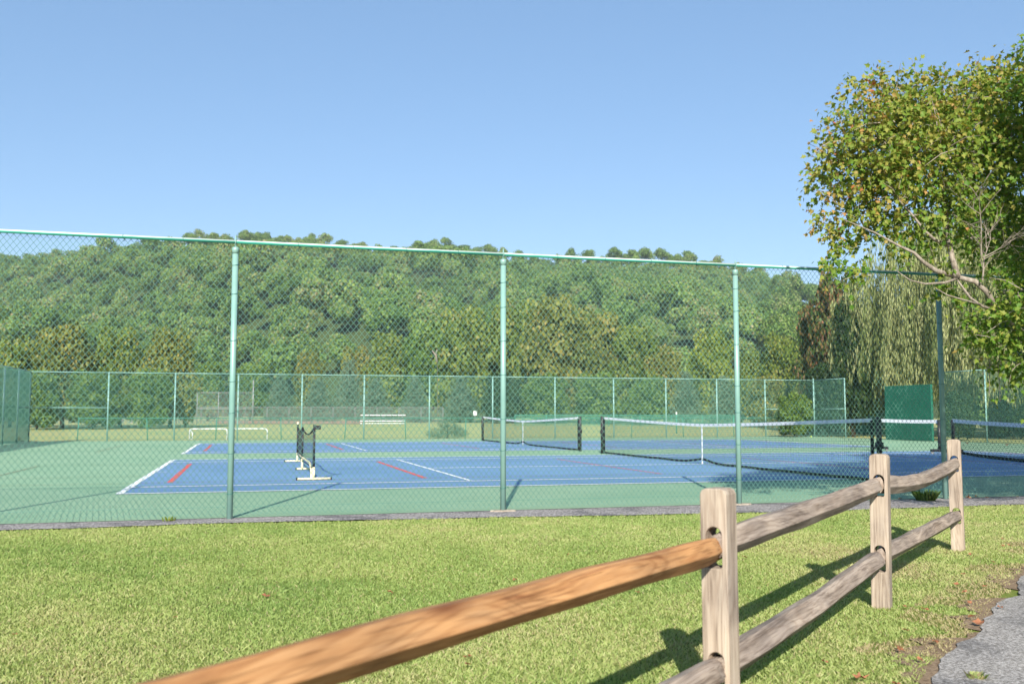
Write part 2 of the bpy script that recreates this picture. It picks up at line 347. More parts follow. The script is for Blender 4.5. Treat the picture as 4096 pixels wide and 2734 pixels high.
# ------------------------------------------------------------------ split rail fence
Tf = np.array([.7508, .6605]); Nf = np.array([.6605, -.7508]); F2p = np.array([5.395, -9.70])
sr = empty('split_rail_fence', (F2p[0], F2p[1], -.02), math.atan2(Tf[1], Tf[0]),
           label='weathered two-rail wooden split rail fence running along the path', cat='fence')
def wood_post(s, top, slots, name='post'):
    bm = bmesh.new(); w = .052; zt = top+.02
    out = [(-w, 0), (w, 0), (w, zt-.022), (w-.007, zt-.007), (w-.024, zt), (-w+.024, zt), (-w+.007, zt-.007), (-w, zt-.022)]
    loops = [out]
    for zb, zz in slots:
        L = [(.032*math.cos(a), zz-.032+.032*math.sin(a)) for a in [math.pi*i/8 for i in range(9)]]
        L += [(-.032, zb+.01), (-.024, zb), (.024, zb), (.032, zb+.01)]; loops.append(L)
    ed = []
    for L in loops:
        vs = [bm.verts.new((-.05, y, z)) for y, z in L]
        for i in range(len(vs)): ed.append(bm.edges.new((vs[i], vs[(i+1) % len(vs)])))
    bmesh.ops.triangle_fill(bm, use_beauty=True, edges=ed)
    bm.normal_update()
    ex = bmesh.ops.extrude_face_region(bm, geom=list(bm.faces))
    vs = [v for v in ex['geom'] if isinstance(v, bmesh.types.BMVert)]
    bmesh.ops.translate(bm, vec=(.10, 0, 0), verts=vs)
    bmesh.ops.recalc_face_normals(bm, faces=list(bm.faces))
    me = bpy.data.meshes.new(name); bm.to_mesh(me); bm.free(); me.materials.append(M['post_w'])
    o = link(bpy.data.objects.new(name, me), sr); o.location = (s, 0, 0)
    m = o.modifiers.new('bevel', 'BEVEL'); m.width = .004; m.segments = 2; m.limit_method = 'ANGLE'; m.angle_limit = rad(40)
    return o
SP = {0: (-5.46, .845), 1: (-2.60, .845), 2: (0, .885), 3: (2.87, .912)}
slots = {0: [(.14, .30), (.60, .74)], 1: [(.13, .275), (.575, .725)], 2: [(.215, .37), (.655, .785)], 3: [(.225, .36), (.66, .795)]}
for i, (s, t) in SP.items():
    o = wood_post(s, t, slots[i])
    o.rotation_euler = (rad([.5, -.4, .7, -.5][i]), rad([0, .3, -.5, .4][i]), rad([2, -2, 3, 5][i]))
def rail(s0, s1, zs, mat, seed, o0, o1, lab=None, bow=0., sc=1.):
    r = random.Random(seed); mb = MB(); n = 34
    prof = [(-.044, .042), (.006, .056), (.030, .042), (.054, -.008), (.008, -.054), (-.040, -.040)]
    prof = [((a+r.uniform(-.004, .004))*sc, (b+r.uniform(-.003, .003))*sc) for a, b in prof]
    ph = [r.uniform(0, 6.28) for _ in range(12)]
    e0, e1 = s0-.045, s1+.045
    for i in range(n+1):
        t = i/n; s = e0+(e1-e0)*t; zc = float(np.interp(t, [0, .25, .5, .75, 1], zs))+.02
        k = min(1, min(s-e0, e1-s)/.22); k = k*k*(3-2*k)
        side = (o0 if t < .5 else o1)*(1-k) + bow*math.sin(math.pi*t)
        for j, (a, b) in enumerate(prof):
            wv = 1+.05*math.sin(t*7+ph[j])+.035*math.sin(t*23+ph[j+6])
            a2 = a*(.62+.38*k)*wv; b2 = b*(.86+.14*k)*wv
            mb.v.append((s, -(a2)-side, zc+b2))
    m = len(prof)
    for i in range(n):
        for j in range(m): mb.f.append((i*m+j, i*m+(j+1) % m, (i+1)*m+(j+1) % m, (i+1)*m+j))
    mb.f.append(tuple(reversed(range(m)))); mb.f.append(tuple(n*m+j for j in range(m)))
    o = mb.build('rail', mat, sr, bevel=.0035)
    bm = bmesh.new(); bm.from_mesh(o.data); bmesh.ops.recalc_face_normals(bm, faces=list(bm.faces)); bm.to_mesh(o.data); bm.free()
    if lab: o['label'] = lab
    return o
a_, b_ = -.012, .012
rail(-5.46, -2.60, [.650, .646, .640, .634, .622], M['rail_n'], 1, b_, b_*-1.0, 'newer orange-brown upper rail', sc=.88)
rail(-5.46, -2.60, [.20, .20, .20, .19, .185], M['rail_w'], 2, a_, a_)
rail(-2.60, 0, [.637, .648, .660, .676, .696], M['rail_w'], 3, b_, a_)
rail(-2.60, 0, [.19, .205, .22, .245, .268], M['rail_w'], 4, b_, a_)
rail(0, 2.87, [.70, .662, .648, .668, .705], M['rail_w'], 5, b_, b_, 'upper rail with a strong sag', .0)
rail(0, 2.87, [.285, .275, .27, .27, .268], M['rail_w'], 6, b_, b_)
# ------------------------------------------------------------------ chain link fences
PXW, PZW = .0322, .0410
def chain_mesh(w, h, rx, ry, mat, name, px=PXW, pz=PZW):
    nI = int(round(w/px)); nJ = int(round(h/pz)); px = w/nI
    I, J = np.meshgrid(np.arange(nI), np.arange(nJ+1), indexing='ij')
    X = (I+((I+J) % 2))*px; Z = J*pz; Y = np.where((I+J) % 2 == 0, .0035, -.0035)
    off = np.array([[rx, 0], [0, ry], [-rx, 0], [0, -ry]])
    V = np.stack([X[..., None]+off[:, 0], Y[..., None]+off[:, 1], np.broadcast_to(Z[..., None], X.shape+(4,))], -1)
    base = (I[:, :-1]*(nJ+1)+J[:, :-1])*4
    F = []
    for k in range(4):
        k2 = (k+1) % 4; F.append(np.stack([base+k, base+k2, base+4+k2, base+4+k], -1))
    F = np.stack(F, 2).reshape(-1, 4)
    me = quads(name, V.reshape(-1, 3), F, mat).data
    o = bpy.data.objects[name] if name in bpy.data.objects else None
    for ob in [ob for ob in COL.objects if ob.data == me]: bpy.data.objects.remove(ob)
    return me
ME_near = chain_mesh(3.083, 3.075, .0029, .0021, M['wire'], 'wire_mesh_near')
ME_far = chain_mesh(3.0, 2.97, .0028, .0021, M['wired'], 'wire_mesh_far', .0375, .0478)
H = 3.0
def post_mesh(r, h):
    mb = MB(); mb.tube([(0, 0, -.02), (0, 0, h)], r, 20); o = mb.build('tmp', M['post'], None, True); me = o.data; bpy.data.objects.remove(o); return me
PM = post_mesh(.033, 2.95); PMF = post_mesh(.034, 2.93)
def obj(name, me, parent, loc, rot=(0, 0, 0), sc=(1, 1, 1)):
    o = link(bpy.data.objects.new(name, me), parent); o.location = loc; o.rotation_euler = rot; o.scale = sc; return o
def as_mesh(mb, mat, smooth=False):
    o = mb.build('tmp', mat, None, smooth); me = o.data; bpy.data.objects.remove(o); return me
cap = MB(); cap.tube([(0, 0, 2.905), (0, 0, 2.965), (0, 0, 2.977)], [.0375, .0375, .03], 20); cap.box((0, -.002, 3.02), (.010, .006, .045)); cap.tube([(0, -.002, 3.02), (0, -.002, 3.105)], [.012, .006], 8)
lp = [(0, .03*math.cos(a), 3.037+.03*math.sin(a)) for a in [2*math.pi*i/12 for i in range(13)]]; cap.tube(lp, .007, 6)
CAPM = as_mesh(cap, M['post'], True)
tie = MB(); tie.tube([(.0355*math.cos(a)*1, .0355*math.sin(a), .010*math.sin(a+.6)) for a in [2*math.pi*i/16 for i in range(17)]], .0032, 5)
tie.tube([(.02, .032, .006), (.05, .046, .014), (.064, .046, -.006)], .003, 5)
TIEM = as_mesh(tie, M['tie'])
near = empty('chain_link_fence', (0, FY0, 0), label='tall teal chain-link fence with pale weathered top rail nearest the camera', cat='fence')
px_posts = [-7.05] + [1.606+3.083*k for k in range(-2, 10)] + [FX1]
for i, x in enumerate(px_posts):
    p = obj('post', PM, near, (x, 0, 0))
    obj('post_cap', CAPM, p, (0, 0, 0))
    if 0 < x < 15:
        rr = random.Random(i)
        for z in (.30, .72, 1.13, 1.55, 1.97, 2.40, 2.74):
            obj('tie_wire', TIEM, p, (0, 0, z+rr.uniform(-.06, .06)), (0, 0, rr.uniform(-.3, .3)))
    if x in (px_posts[4], px_posts[5]):
        f = MB(); r2 = random.Random(i)
        ring = [(math.cos(a)*(.12+.05*r2.random())*1.1, math.sin(a)*(.05+.02*r2.random())-.03) for a in [2*math.pi*k/18 for k in range(18)]]
        f.v = [(a, b, -.02) for a, b in ring]+[(a*.9, b*.9, .012) for a, b in ring]
        f.f = [(k, (k+1) % 18, 18+(k+1) % 18, 18+k) for k in range(18)]+[tuple(18+k for k in range(18))]
        f.build('concrete_footing', M['concrete'], p)
for a, b in zip(px_posts, px_posts[1:]):
    obj('wire_mesh', ME_near, near, (a, .040, .03), (0, 0, 0), ((b-a)/3.083, 1, .985))
    tr = MB().tube([(a, -.002, 3.037), (b, -.002, 3.037)], .0205, 16).build('top_rail', M['rail'], near, True)
    for k in range(1, 5):
        xx = a+(b-a)*k/5+.07
        if 0 < xx < 14:
            t_ = obj('tie_wire', TIEM, tr, (xx, .0, 3.037), (0, math.pi/2, 0), (.68, .68, .8))
MB().tube([(-7.05, .043, .12), (8, .043, .115), (FX1, .043, .12)], .0022, 5).build('tension_wire', M['wire'], near)
def far_fence(name, pts, label, mat=None, screen=False, mid=(), skip=(), tall=()):
    e = empty(name, (0, 0, 0), label=label, cat='fence')
    for i, (x, y) in enumerate(pts):
        o = obj('post', PMF, e, (x, y, 0))
        if i in tall: o.scale = (1.2, 1.2, 1.03)
        obj('post_cap', as_mesh(MB().tube([(0, 0, 2.9), (0, 0, 2.95), (0, 0, 3.0)], [.037, .037, .012], 10), M['post'], True), o, (0, 0, 0))
    for i, ((x0, y0), (x1, y1)) in enumerate(zip(pts, pts[1:])):
        if i in skip: continue
        L = math.hypot(x1-x0, y1-y0); a = math.atan2(y1-y0, x1-x0)
        obj('wire_mesh', ME_far, e, (x0, y0, .03), (0, 0, a), (L/3.0, 1, 1))
        MB().tube([(x0, y0, 2.975), (x1, y1, 2.975)], .021, 10).build('top_rail', M['post'], e, True)
        if i in mid: MB().tube([(x0, y0, 1.45), (x1, y1, 1.45)], .02, 8).build('brace_rail', M['post'], e, True)
        if screen:
            s = MB(); n_ = int(2.9/.034)
            ca, sa = math.cos(a), math.sin(a)
            for k in range(n_):
                z = .06+k*.034; y_ = -.03
                s.quad((x0+.05*ca-y_*sa, y0+.05*sa+y_*ca, z), (x1-.05*ca-y_*sa, y1-.05*sa+y_*ca, z), (x1-.05*ca-y_*sa, y1-.05*sa+y_*ca, z+.02), (x0+.05*ca-y_*sa, y0+.05*sa+y_*ca, z+.02))
            s.build('privacy_screen', M['screen'], e)
    return e
fx = [FX0, -3.95, -1.21, 1.47, 4.28, 7.11, 10.19, 13.28, 16.44, 19.52, 22.36, 25.21, 28.0, FX1]
far_fence('chain_link_fence', [(x, FY1) for x in fx], 'teal chain-link fence along the far side of the courts', mid=(0, 12), tall=(13,))
far_fence('chain_link_fence', [(FX0, y) for y in (FY1, 28.0, 25.6, 22.8, 19.9, 17, 14.1, 11.2, 8.2, 5.2, 2.2, -.8, FY0)], 'teal chain-link fence with slatted privacy screen at the left end of the courts', screen=True, mid=(0,))
far_fence('chain_link_fence', [(FX1, FY1), (FX1, 27.5)], 'short teal chain-link fence bay beside the opening left of the green board', mid=(0,))
far_fence('chain_link_fence', [(FX1, y) for y in (20.45, 17.95, 15.0, 12, 9, 6, 3, 0, FY0)], 'teal chain-link fence in the willow shade right of the green board', tall=(0,))
# low fence just behind
def low_fence(pts, h, label, mat, pr=.022, cell=.09, name='low_chain_link_fence', zf=None, lean=0):
    e = empty(name, (0, 0, 0), label=label, cat='fence'); rr = random.Random(len(pts))
    zf = zf or (lambda x, y: gz(x, y)+.01)
    for x, y in pts:
        MB().tube([(x, y, zf(x, y)-.02), (x+rr.uniform(-lean, lean), y, zf(x, y)+h)], pr, 8).build('post', mat, e, True)
    for (x0, y0), (x1, y1) in zip(pts, pts[1:]):
        z0, z1 = zf(x0, y0), zf(x1, y1)
        MB().tube([(x0, y0, z0+h), (x1, y1, z1+h)], pr*.9, 8).build('top_rail', mat, e, True)
        L = math.hypot(x1-x0, y1-y0); m = MB(); n_ = int(L/cell); ux, uy = (x1-x0)/L, (y1-y0)/L; t = pr*.16
        nz = int(h/cell)
        for s_ in (1, -1):
            for k in range(-nz, n_):
                a0, a1 = k*cell, (k+nz)*cell
                zz0, zz1 = 0, nz*cell
                if a0 < 0: zz0 = -a0; a0 = 0
                if a1 > L: zz1 -= (a1-L); a1 = L
                if zz1 <= zz0: continue
                if s_ < 0: a0, a1 = L-a0, L-a1
                pA = (x0+ux*a0, y0+uy*a0, z0+.02+zz0); pB = (x0+ux*a1, y0+uy*a1, z0+.02+zz1)
                m.quad((pA[0], pA[1], pA[2]-t), (pB[0], pB[1], pB[2]-t), (pB[0], pB[1], pB[2]+t), (pA[0], pA[1], pA[2]+t))
        m.build('wire_mesh', mat, e)
    return e
low_fence([(-5.4+2.95*i, 31.9) for i in range(15)], 1.0, 'knee-high teal fence with leaning posts just behind the far court fence', M['gfence'], .022, .14, lean=.06)
low_fence([tuple(at(px, 1665, 84)[:2]) for px in range(2060, 3200, 125)], .95, 'low dark green mesh fence across the field behind the nets', M['gfence'], .035, .07, name='field_fence')
low_fence([tuple(at(px, 1665, 95)[:2]) for px in range(100, 1860, 88)], 1.6, 'grey galvanised mesh fence across the back of the ball field', M['greymesh'], .04, .12, name='field_fence')
# ------------------------------------------------------------------ tennis nets
def net_grid(parent, pts_top, pts_bot, cx, cz, t, mat, name='netting'):
    T = [Vector(p) for p in pts_top]; B = [Vector(p) for p in pts_bot]; n_ = len(T); mb = MB()
    d = (T[-1]-T[0]); d.z = 0; d.normalize(); L = sum((T[i+1]-T[i]).length for i in range(n_-1))
    def ip(P, u):
        f_ = u*(n_-1); i = min(int(f_), n_-2); return P[i].lerp(P[i+1], f_-i)
    N = int(L/cx)
    for k in range(N+1):
        u = k/N; a, b = ip(B, u), ip(T, u); mb.tube([a, b], t, 3, False)
    hh = (T[0]-B[0]).length; K = max(2, int(hh/cz)); up = Vector((0, 0, t)); seg = max(n_-1, 12)
    for k in range(1, K):
        w = k/K
        for i in range(seg):
            a = ip(B, i/seg).lerp(ip(T, i/seg), w); b = ip(B, (i+1)/seg).lerp(ip(T, (i+1)/seg), w)
            mb.tube([a, b], t, 3, False)
    return mb.build(name, mat, parent)
def ribbon(parent, pts, hz, th, mat, name):
    mb = MB(); P = [Vector(p) for p in pts]; d = (P[-1]-P[0]); d.z = 0; d.normalize(); nn = Vector((-d.y, d.x, 0))*th
    for i, p in enumerate(P):
        mb.v += [tuple(p-nn), tuple(p+nn), tuple(p+nn+Vector((0, 0, hz))), tuple(p-nn+Vector((0, 0, hz)))]
    for i in range(len(P)-1):
        for k in range(4): mb.f.append((4*i+k, 4*i+(k+1) % 4, 4*i+4+(k+1) % 4, 4*i+4+k))
    e = 4*(len(P)-1); mb.f += [(0, 3, 2, 1), (e, e+1, e+2, e+3)]
    return mb.build(name, mat, parent)
def tennis_net(oy, label, seed):
    x = 11.885; e = empty('tennis_net', (x, oy+5.485, 0), label=label, cat='tennis net', group='permanent tennis nets')
    y0, y1 = -6.40, 6.40
    for y in (y0, y1):
        mb = MB(); mb.tube([(0, y, 0), (0, y, 1.07), (0, y, 1.085)], [.045, .045, .03], 16); mb.box((0, y-.0, .62), (.05, .05, .05)); mb.build('net_post', M['black'], e, True)
    n_ = 33; T = []; Bt = []
    a0 = 6.22
    rr = random.Random(seed)
    for i in range(n_):
        y = -a0+2*a0*i/(n_-1); s = abs(y)/a0
        zt = .914+(1.06-.914)*(s**1.25)
        zb = .012+.085*math.exp(-(y/.42)**2) + .01*rr.random()
        bx = -.05*math.sin(math.pi*min(1, s*1.0))
        T.append((0, y, zt)); Bt.append((bx, y, zb))
    MB().tube([(0, y0, 1.06)]+T[::4]+[(0, y1, 1.06)], .004, 5).build('net_cable', M['grey'], e)
    net_grid(e, [(a, b, c-.05) for a, b, c in T], Bt, .055, .047, .0019, M['net'])
    ribbon(e, [(a, b, c-.058) for a, b, c in T], .064, .007, M['netband'], 'head_band')
    ribbon(e, Bt, .05, .008, M['net'], 'bottom_band')
    MB().box((-.006, 0, .46), (.004, .026, .45)).build('centre_strap', M['netband'], e)
    for y in (-a0, a0): MB().box((0, y, .53), (.012, .03, .50)).build('side_band', M['net'], e)
    return e
tennis_net(0, 'tennis net on the near court, white band and dark posts, largest in view', 1)
tennis_net(14.73, 'tennis net on the far court, seen between the two middle fence posts', 2)
# portable net 1
pn = empty('portable_net', (2.93, 5.7, .008), label='small black portable net on cream feet standing on the near court left of centre', cat='portable net')
o_ = np.array([2.93, 5.7, 0.])
A_, B_, C_ = gnd(1254, 1920)-o_, gnd(1208, 1879)-o_, gnd(1189, 1847)-o_
A_[2] = B_[2] = C_[2] = 0
for p, zt in ((A_, .945), (B_, .86), (C_, .89)):
    MB().tube([(p[0], p[1], .17), (p[0], p[1], zt)], .022, 12).build('net_post', M['black'], pn, True)
    MB().tube([(p[0], p[1], .0), (p[0], p[1], .22)], .024, 12).build('post_base', M['cream'], pn, True)
for p, a, b in ((A_, gnd(1190, 1922)-o_, gnd(1322, 1919)-o_), (B_, gnd(1186, 1879)-o_, gnd(1237, 1877)-o_), (C_, gnd(1140, 1847)-o_, gnd(1204, 1845)-o_)):
    f = MB().tube([(a[0], p[1], .022), (b[0], p[1], .022)], .020, 12).build('foot_bar', M['cream'], pn, True)
    for q, dx in ((a, -.012), (b, .012)): MB().tube([(q[0]-.012+dx, p[1], .022), (q[0]+.012+dx, p[1], .022)], .0225, 12).build('end_cap', M['black'], f, True)
MB().tube([tuple(C_+[0, 0, .20]), tuple(B_+[-.0, 0, .25]), tuple(B_+(A_-B_)*.62+[0, 0, .25]), tuple(B_+(A_-B_)*.74+[0, 0, .23]), tuple(B_+(A_-B_)*.80+[0, 0, .17]), tuple(A_+[-.03, 0, .03])], .02, 10).build('frame_rail', M['cream'], pn, True)
def sagline(P, Q, z0, z1, sg, n=9): return [tuple(P+(Q-P)*i/n+np.array([0, 0, z0+(z1-z0)*i/n-sg*4*(i/n)*(1-i/n)])) for i in range(n+1)]
for P, Q, z0, z1, sg in ((A_, B_, .90, .86, .13), (B_, C_, .86, .87, .10)):
    top = sagline(P, Q, z0, z1, sg); bot = sagline(P, Q, .19, .19, 0)
    net_grid(pn, top, bot, .08, .08, .0012, M['net'])
    MB().tube(top, .014, 8).build('top_cord', M['net'], pn, True)
    MB().tube(bot, .008, 6).build('bottom_cord', M['net'], pn, True)
mbk = MB().box((A_[0]+.05, A_[1], .90), (.06, .03, .035)).build('top_clamp', M['black'], pn, bevel=.008)
MB().tube([tuple(C_+[0, 0, .89]), tuple(C_+[0, 0, .945])], .024, 10).build('pole_tip', M['cream'], pn, True)
# portable net 2
q0 = np.array([21.15, 8.9, 0.])
p2n = empty('portable_net', (q0[0], q0[1], .008), label='wide black portable net with white band at the right behind the fence, on castors', cat='portable net')
e1 = np.array([20.9, 11.3, 0])-q0; e2 = np.array([19.2, 3.1, 0])-q0; e0 = np.zeros(3)
for p in (e1, e0, e0+[.12, -.42, 0], e2):
    MB().tube([(p[0], p[1], .05), (p[0], p[1], .985)], .045, 12).build('net_post', M['black'], p2n, True)
    MB().box((p[0], p[1], .10), (.30, .04, .04)).build('base_bar', M['black'], p2n, bevel=.006)
    for dx in (-.26, .26):
        MB().tube([(p[0]+dx, p[1]-.02, .045), (p[0]+dx, p[1]+.02, .045)], .042, 12).build('castor', M['grey'], p2n, True)
for P, Q, z0, z1 in ((e1, e0, .955, .93), (e0+[.12, -.42, 0], e2, .955, .86)):
    top = sagline(P, Q, z0, z1, .015, 10)
    ribbon(p2n, [(a, b, c-.05) for a, b, c in top], .10, .008, M['netband'], 'head_band')
    net_grid(p2n, top, sagline(P, Q, .10 if Q is e2 else .35, .04 if Q is e2 else .35, 0, 10), .05, .05, .003 if Q is e2 else .0012, M['net'])
    if Q is e2: MB().tube(sagline(P, Q, .08, .05, .03, 10), .04, 8).build('bottom_cord', M['net'], p2n, True)
# balls
for px, py, l in ((1353, 1760, 'yellow-green tennis ball lying near the far sideline on the left court half'), (3245, 1747, 'yellow-green tennis ball lying at the foot of the far corner post')):
    p = gnd(px, py); bm = bmesh.new(); bmesh.ops.create_uvsphere(bm, u_segments=16, v_segments=10, radius=.034); me = bpy.data.meshes.new('tennis_ball'); bm.to_mesh(me); bm.free()
    me.materials.append(M['ball']); me.polygons.foreach_set('use_smooth', [True]*len(me.polygons)); o = link(bpy.data.objects.new('tennis_ball', me)); o.location = (p[0], min(p[1], 29.9), .034); tag(o, l, 'tennis ball')
# mini goals
for k, (xa, xb) in enumerate(((757, 911), (920, 1072))):
    y = 33.2; a = at(xa, 1740, 45.6); b = at(xb, 1740, 45.9)
    cx = (a[0]+b[0])/2; w = (b[0]-a[0])/2-.03
    e = empty('mini_goal', (cx, y, gz(cx, y)), label=('low white pipe goal, left one of the touching pair behind the far fence', 'low white pipe goal, right one of the touching pair behind the far fence')[k], cat='goal', group='low white pipe goals')
    def arc(yo, h):
        P = [(-w, yo, 0), (-w, yo, h-.12)]+[(-w+.12-.12*math.cos(t), yo, h-.12+.12*math.sin(t)) for t in (.5, 1.0, 1.57)]
        P += [(w-.12+.12*math.sin(t), yo, h-.12+.12*math.cos(t)) for t in (0, .55, 1.07, 1.57)]+[(w, yo, 0)]
        return P
    MB().tube(arc(0, .50), .03, 8).build('goal_frame', M['wpvc'], e, True)
    MB().tube([(-w, 0, .03), (-w+.15, -.35, .03), (-w+.15, -.35, .32), (-w, 0, .46)], .025, 8).build('side_brace', M['wpvc'], e, True)
    MB().tube([(w, 0, .03), (w-.02, -.3, .03)], .025, 8).build('side_brace', M['wpvc'], e, True)
# hitting board
e = empty('hitting_board', (30.35, 22.02, 0), label='large solid green practice board standing upright under the willow', cat='practice board')
for y in (-.78, .78): MB().box((0, y, 1.24), (.05, .775, 1.22)).build('panel', M['board'], e, bevel=.01)
for y in (-1.4, 0, 1.4): MB().box((.10, y, 1.2), (.045, .045, 1.22)).build('post', M['board'], e)
# low board fence in the opening
e = empty('board_fence', (0, 0, 0), label='low dark green board fence in the opening left of the practice board', cat='fence')
A2 = at(3405, 1643, 56)[:2]; B2 = at(3560, 1643, 51)[:2]
a = math.atan2(B2[1]-A2[1], B2[0]-A2[0]); L = math.hypot(*(B2-A2)); c = (A2+B2)/2
for k in range(4):
    MB().box((c[0], c[1], .25+.3*k), (L/2, .02, .14), a).build('board', M['board'], e)
for k in range(4):
    q = A2+(B2-A2)*k/3; MB().box((q[0]+.06, q[1]+.06, .65), (.05, .05, .68), a).build('post', M['board'], e)
# bleachers
p = at(1532, 1668, 90); zb = gz(p[0], p[1])
e = empty('bleachers', (p[0], p[1], zb), -.15, label='small white aluminium bleachers far across the field', cat='bleachers')
for k in range(3):
    MB().box((0, k*.55, .35+.27*k), (2.1, .14, .03)).build('bench', M['wpvc'], e)
    MB().box((0, k*.55-.28, .12+.20*k), (2.1, .12, .025)).build('footboard', M['wpvc'], e)
for x in (-1.8, 0, 1.8): MB().tube([(x, -.3, 0), (x, 1.2, .9), (x, 1.2, 0)], .04, 6).build('frame', M['grey'], e)
# backstop
D = 92.; 
def bp(px, y=1672): q = at(px, y, D); return q
L0, L1 = bp(604), bp(1011); zb = gz(L0[0], L0[1])
e = empty('backstop', (L0[0], L0[1], zb), math.atan2(L1[1]-L0[1], L1[0]-L0[0]), label='tall grey baseball backstop of posts and mesh beyond the field', cat='backstop')
L = math.hypot(L1[0]-L0[0], L1[1]-L0[1])
for x, h in ((0, 4.3), (L*.64*.0+L*.25, 3.0), (L*.45, 3.0), (L*.66, 3.0), (L, 4.2)):
    MB().tube([(x, 0, 0), (x, 0, h)], .06 if h > 4 else .045, 8).build('post', M['grey'], e, True)
for z in (1.45, 3.0): MB().tube([(0, 0, z), (L, 0, z)], .035, 8).build('rail', M['grey'], e, True)
m = MB(); cell = .12
for s_ in (1, -1):
    K = int(3/cell)
    for k in range(-K, int(L/cell)):
        a0, a1, z0, z1 = k*cell, (k+K)*cell, 0, 3.
        if a0 < 0: z0 = -a0; a0 = 0
        if a1 > L: z1 -= a1-L; a1 = L
        if z1 <= z0: continue
        if s_ < 0: a0, a1 = L-a0, L-a1
        m.quad((a0, 0, z0-.006), (a1, 0, z1-.006), (a1, 0, z1+.006), (a0, 0, z0+.006))
m.build('mesh_panel', M['greymesh'], e)
# small sign, marker posts
p = at(1900, 1653, 100); z = gz(p[0], p[1])
e = empty('field_sign', (p[0], p[1], z), label='small white rectangular sign on a post at the back of the field', cat='sign')
MB().tube([(0, .03, 0), (0, .03, 1.2)], .03, 8).build('post', M['grey'], e, True); MB().box((0, 0, 1.05), (.18, .015, .22)).build('sign_board', M['wpvc'], e)
p = at(2706, 1690, 58); z = gz(p[0], p[1])
e = empty('marker_post', (p[0], p[1], z), label='slim green post with a white tip behind the far fence', cat='post')
MB().tube([(0, 0, 0), (0, 0, 1.15)], .04, 8).build('shaft', M['gfence'], e, True); MB().tube([(0, 0, 1.15), (0, 0, 1.32)], .045, 8).build('tip', M['wpvc'], e, True)
p = at(510, 1670, 98); z = gz(p[0], p[1])
e = empty('field_gate', (p[0], p[1], z), label='pale grey gate frame left of the baseball backstop', cat='gate')
for x, w_ in ((-.45, .08), (.35, .16)): MB().box((x, 0, .65), (w_, .05, .65)).build('gate_post', M['grey'], e)
MB().box((0, 0, 1.33), (.55, .05, .035)).build('gate_bar', M['grey'], e)

# ------------------------------------------------------------------ foliage
def crown(seed, n, blobs, size, elong=.7, up=.25, shell=.35, jit=.9):
    r = np.random.default_rng(seed); B = np.array([b[:3] for b in blobs]); R = np.array([b[3:6] for b in blobs])
    w = (R[:, 0]*R[:, 2]); w = w/w.sum(); k = r.choice(len(B), n, p=w)
    dr = r.normal(size=(n, 3)); dr /= np.linalg.norm(dr, axis=1)[:, None]
    rad_ = 1-shell*r.random(n)**1.5+.10*r.normal(size=n)
    P = B[k]+R[k]*dr*rad_[:, None]
    N_ = dr+jit*r.normal(size=(n, 3)); N_[:, 2] += up; N_ /= np.linalg.norm(N_, axis=1)[:, None]
    t = np.cross(N_, r.normal(size=(n, 3))); t /= np.linalg.norm(t, axis=1)[:, None]; b = np.cross(N_, t)
    s = size*(.55+.9*r.random(n))[:, None]
    V = np.stack([P-t*s, P-b*s*elong, P+t*s, P+b*s*elong], 1)
    bt = r.random(len(B))[k]
    T = np.clip(.45+.35*(bt-.5)+.22*r.normal(size=n), 0, 1)
    return V.reshape(-1, 3), np.arange(n*4).reshape(n, 4), T
def bushy(seed, nb, lo=.12, wide=.42, top=.9):
    r = random.Random(seed); out = []
    for i in range(nb):
        z = lo+(top-lo)*(i+.5)/nb; w = wide*math.sqrt(max(.05, 1-((z-.42)/.62)**2))
        a = i*2.4+r.uniform(-.5, .5); q = w*r.uniform(.35, .85); s = r.uniform(.09, .17)
        out.append((math.cos(a)*q, math.sin(a)*q, z, s, s, s*.8))
    out.append((0, 0, .55, .26, .26, .34)); out.append((0, 0, .3, .3, .3, .22))
    return out
def cone(seed, nb):
    r = random.Random(seed); out = []
    for i in range(nb):
        z = .06+.88*i/nb; w = .36*(1-z)**.8; a = i*2.4; s = .07+.13*(1-z)
        out.append((math.cos(a)*w*.8, math.sin(a)*w*.8, z, s, s, s*.55))
    out.append((0, 0, .4, .16, .16, .4)); return out
def mesh_of(name, d, mat):
    o = quads(name, *d[:2], mat, None, d[2]); me = o.data; bpy.data.objects.remove(o); return me
VAR = {}
for i in range(4): VAR[i] = crown(20+i, 11000, bushy(i, 34), .021, .7, .25, .3, .7)
for i in range(2): VAR['c%d' % i] = crown(40+i, 8500, cone(i, 30), .020, .35, .1)
TR = as_mesh(MB().tube([(0, 0, 0), (.01, 0, .2), (-.01, .01, .45), (0, 0, .7)], [.025, .02, .013, .006], 8), M['dbark'], True)
CACHE = {}
NAMES = {'olive': ('broadleaf_tree', 'olive green tree'), 'rust': ('broadleaf_tree', 'tree tinged rusty brown'), 'leafy': ('broadleaf_tree', 'fresh green tree'),
         'lime': ('broadleaf_tree', 'yellow-green tree'), 'pine': ('pine_tree', 'blue-green pine'), 'dark': ('broadleaf_tree', 'dark green tree'), 'red': ('broadleaf_tree', 'tree with reddish autumn foliage')}
def tree(px, ty, d, hw, kind, var, label, group=None, base=None):
    q = at(px, 1665, d); z = gz(q[0], q[1]); h = (1660-ty)*d/FPX+1.1-z; w = hw*2*d/FPX/.95
    name = NAMES[kind][0]
    e = empty(name, (q[0], q[1], z), label=label, cat='tree', group=group)
    key = (kind, var)
    if key not in CACHE: CACHE[key] = mesh_of('crown', VAR[var], M['f_'+kind])
    r = random.Random(int(px*7+ty)); a = r.uniform(0, 6.28)
    obj('crown', CACHE[key], e, (0, 0, 0), (0, 0, a), (w, w, h))
    obj('trunk', TR, e, (0, 0, 0), (0, 0, a), (h*.8, h*.8, h))
    return e
G1 = 'tree line along the back of the field'
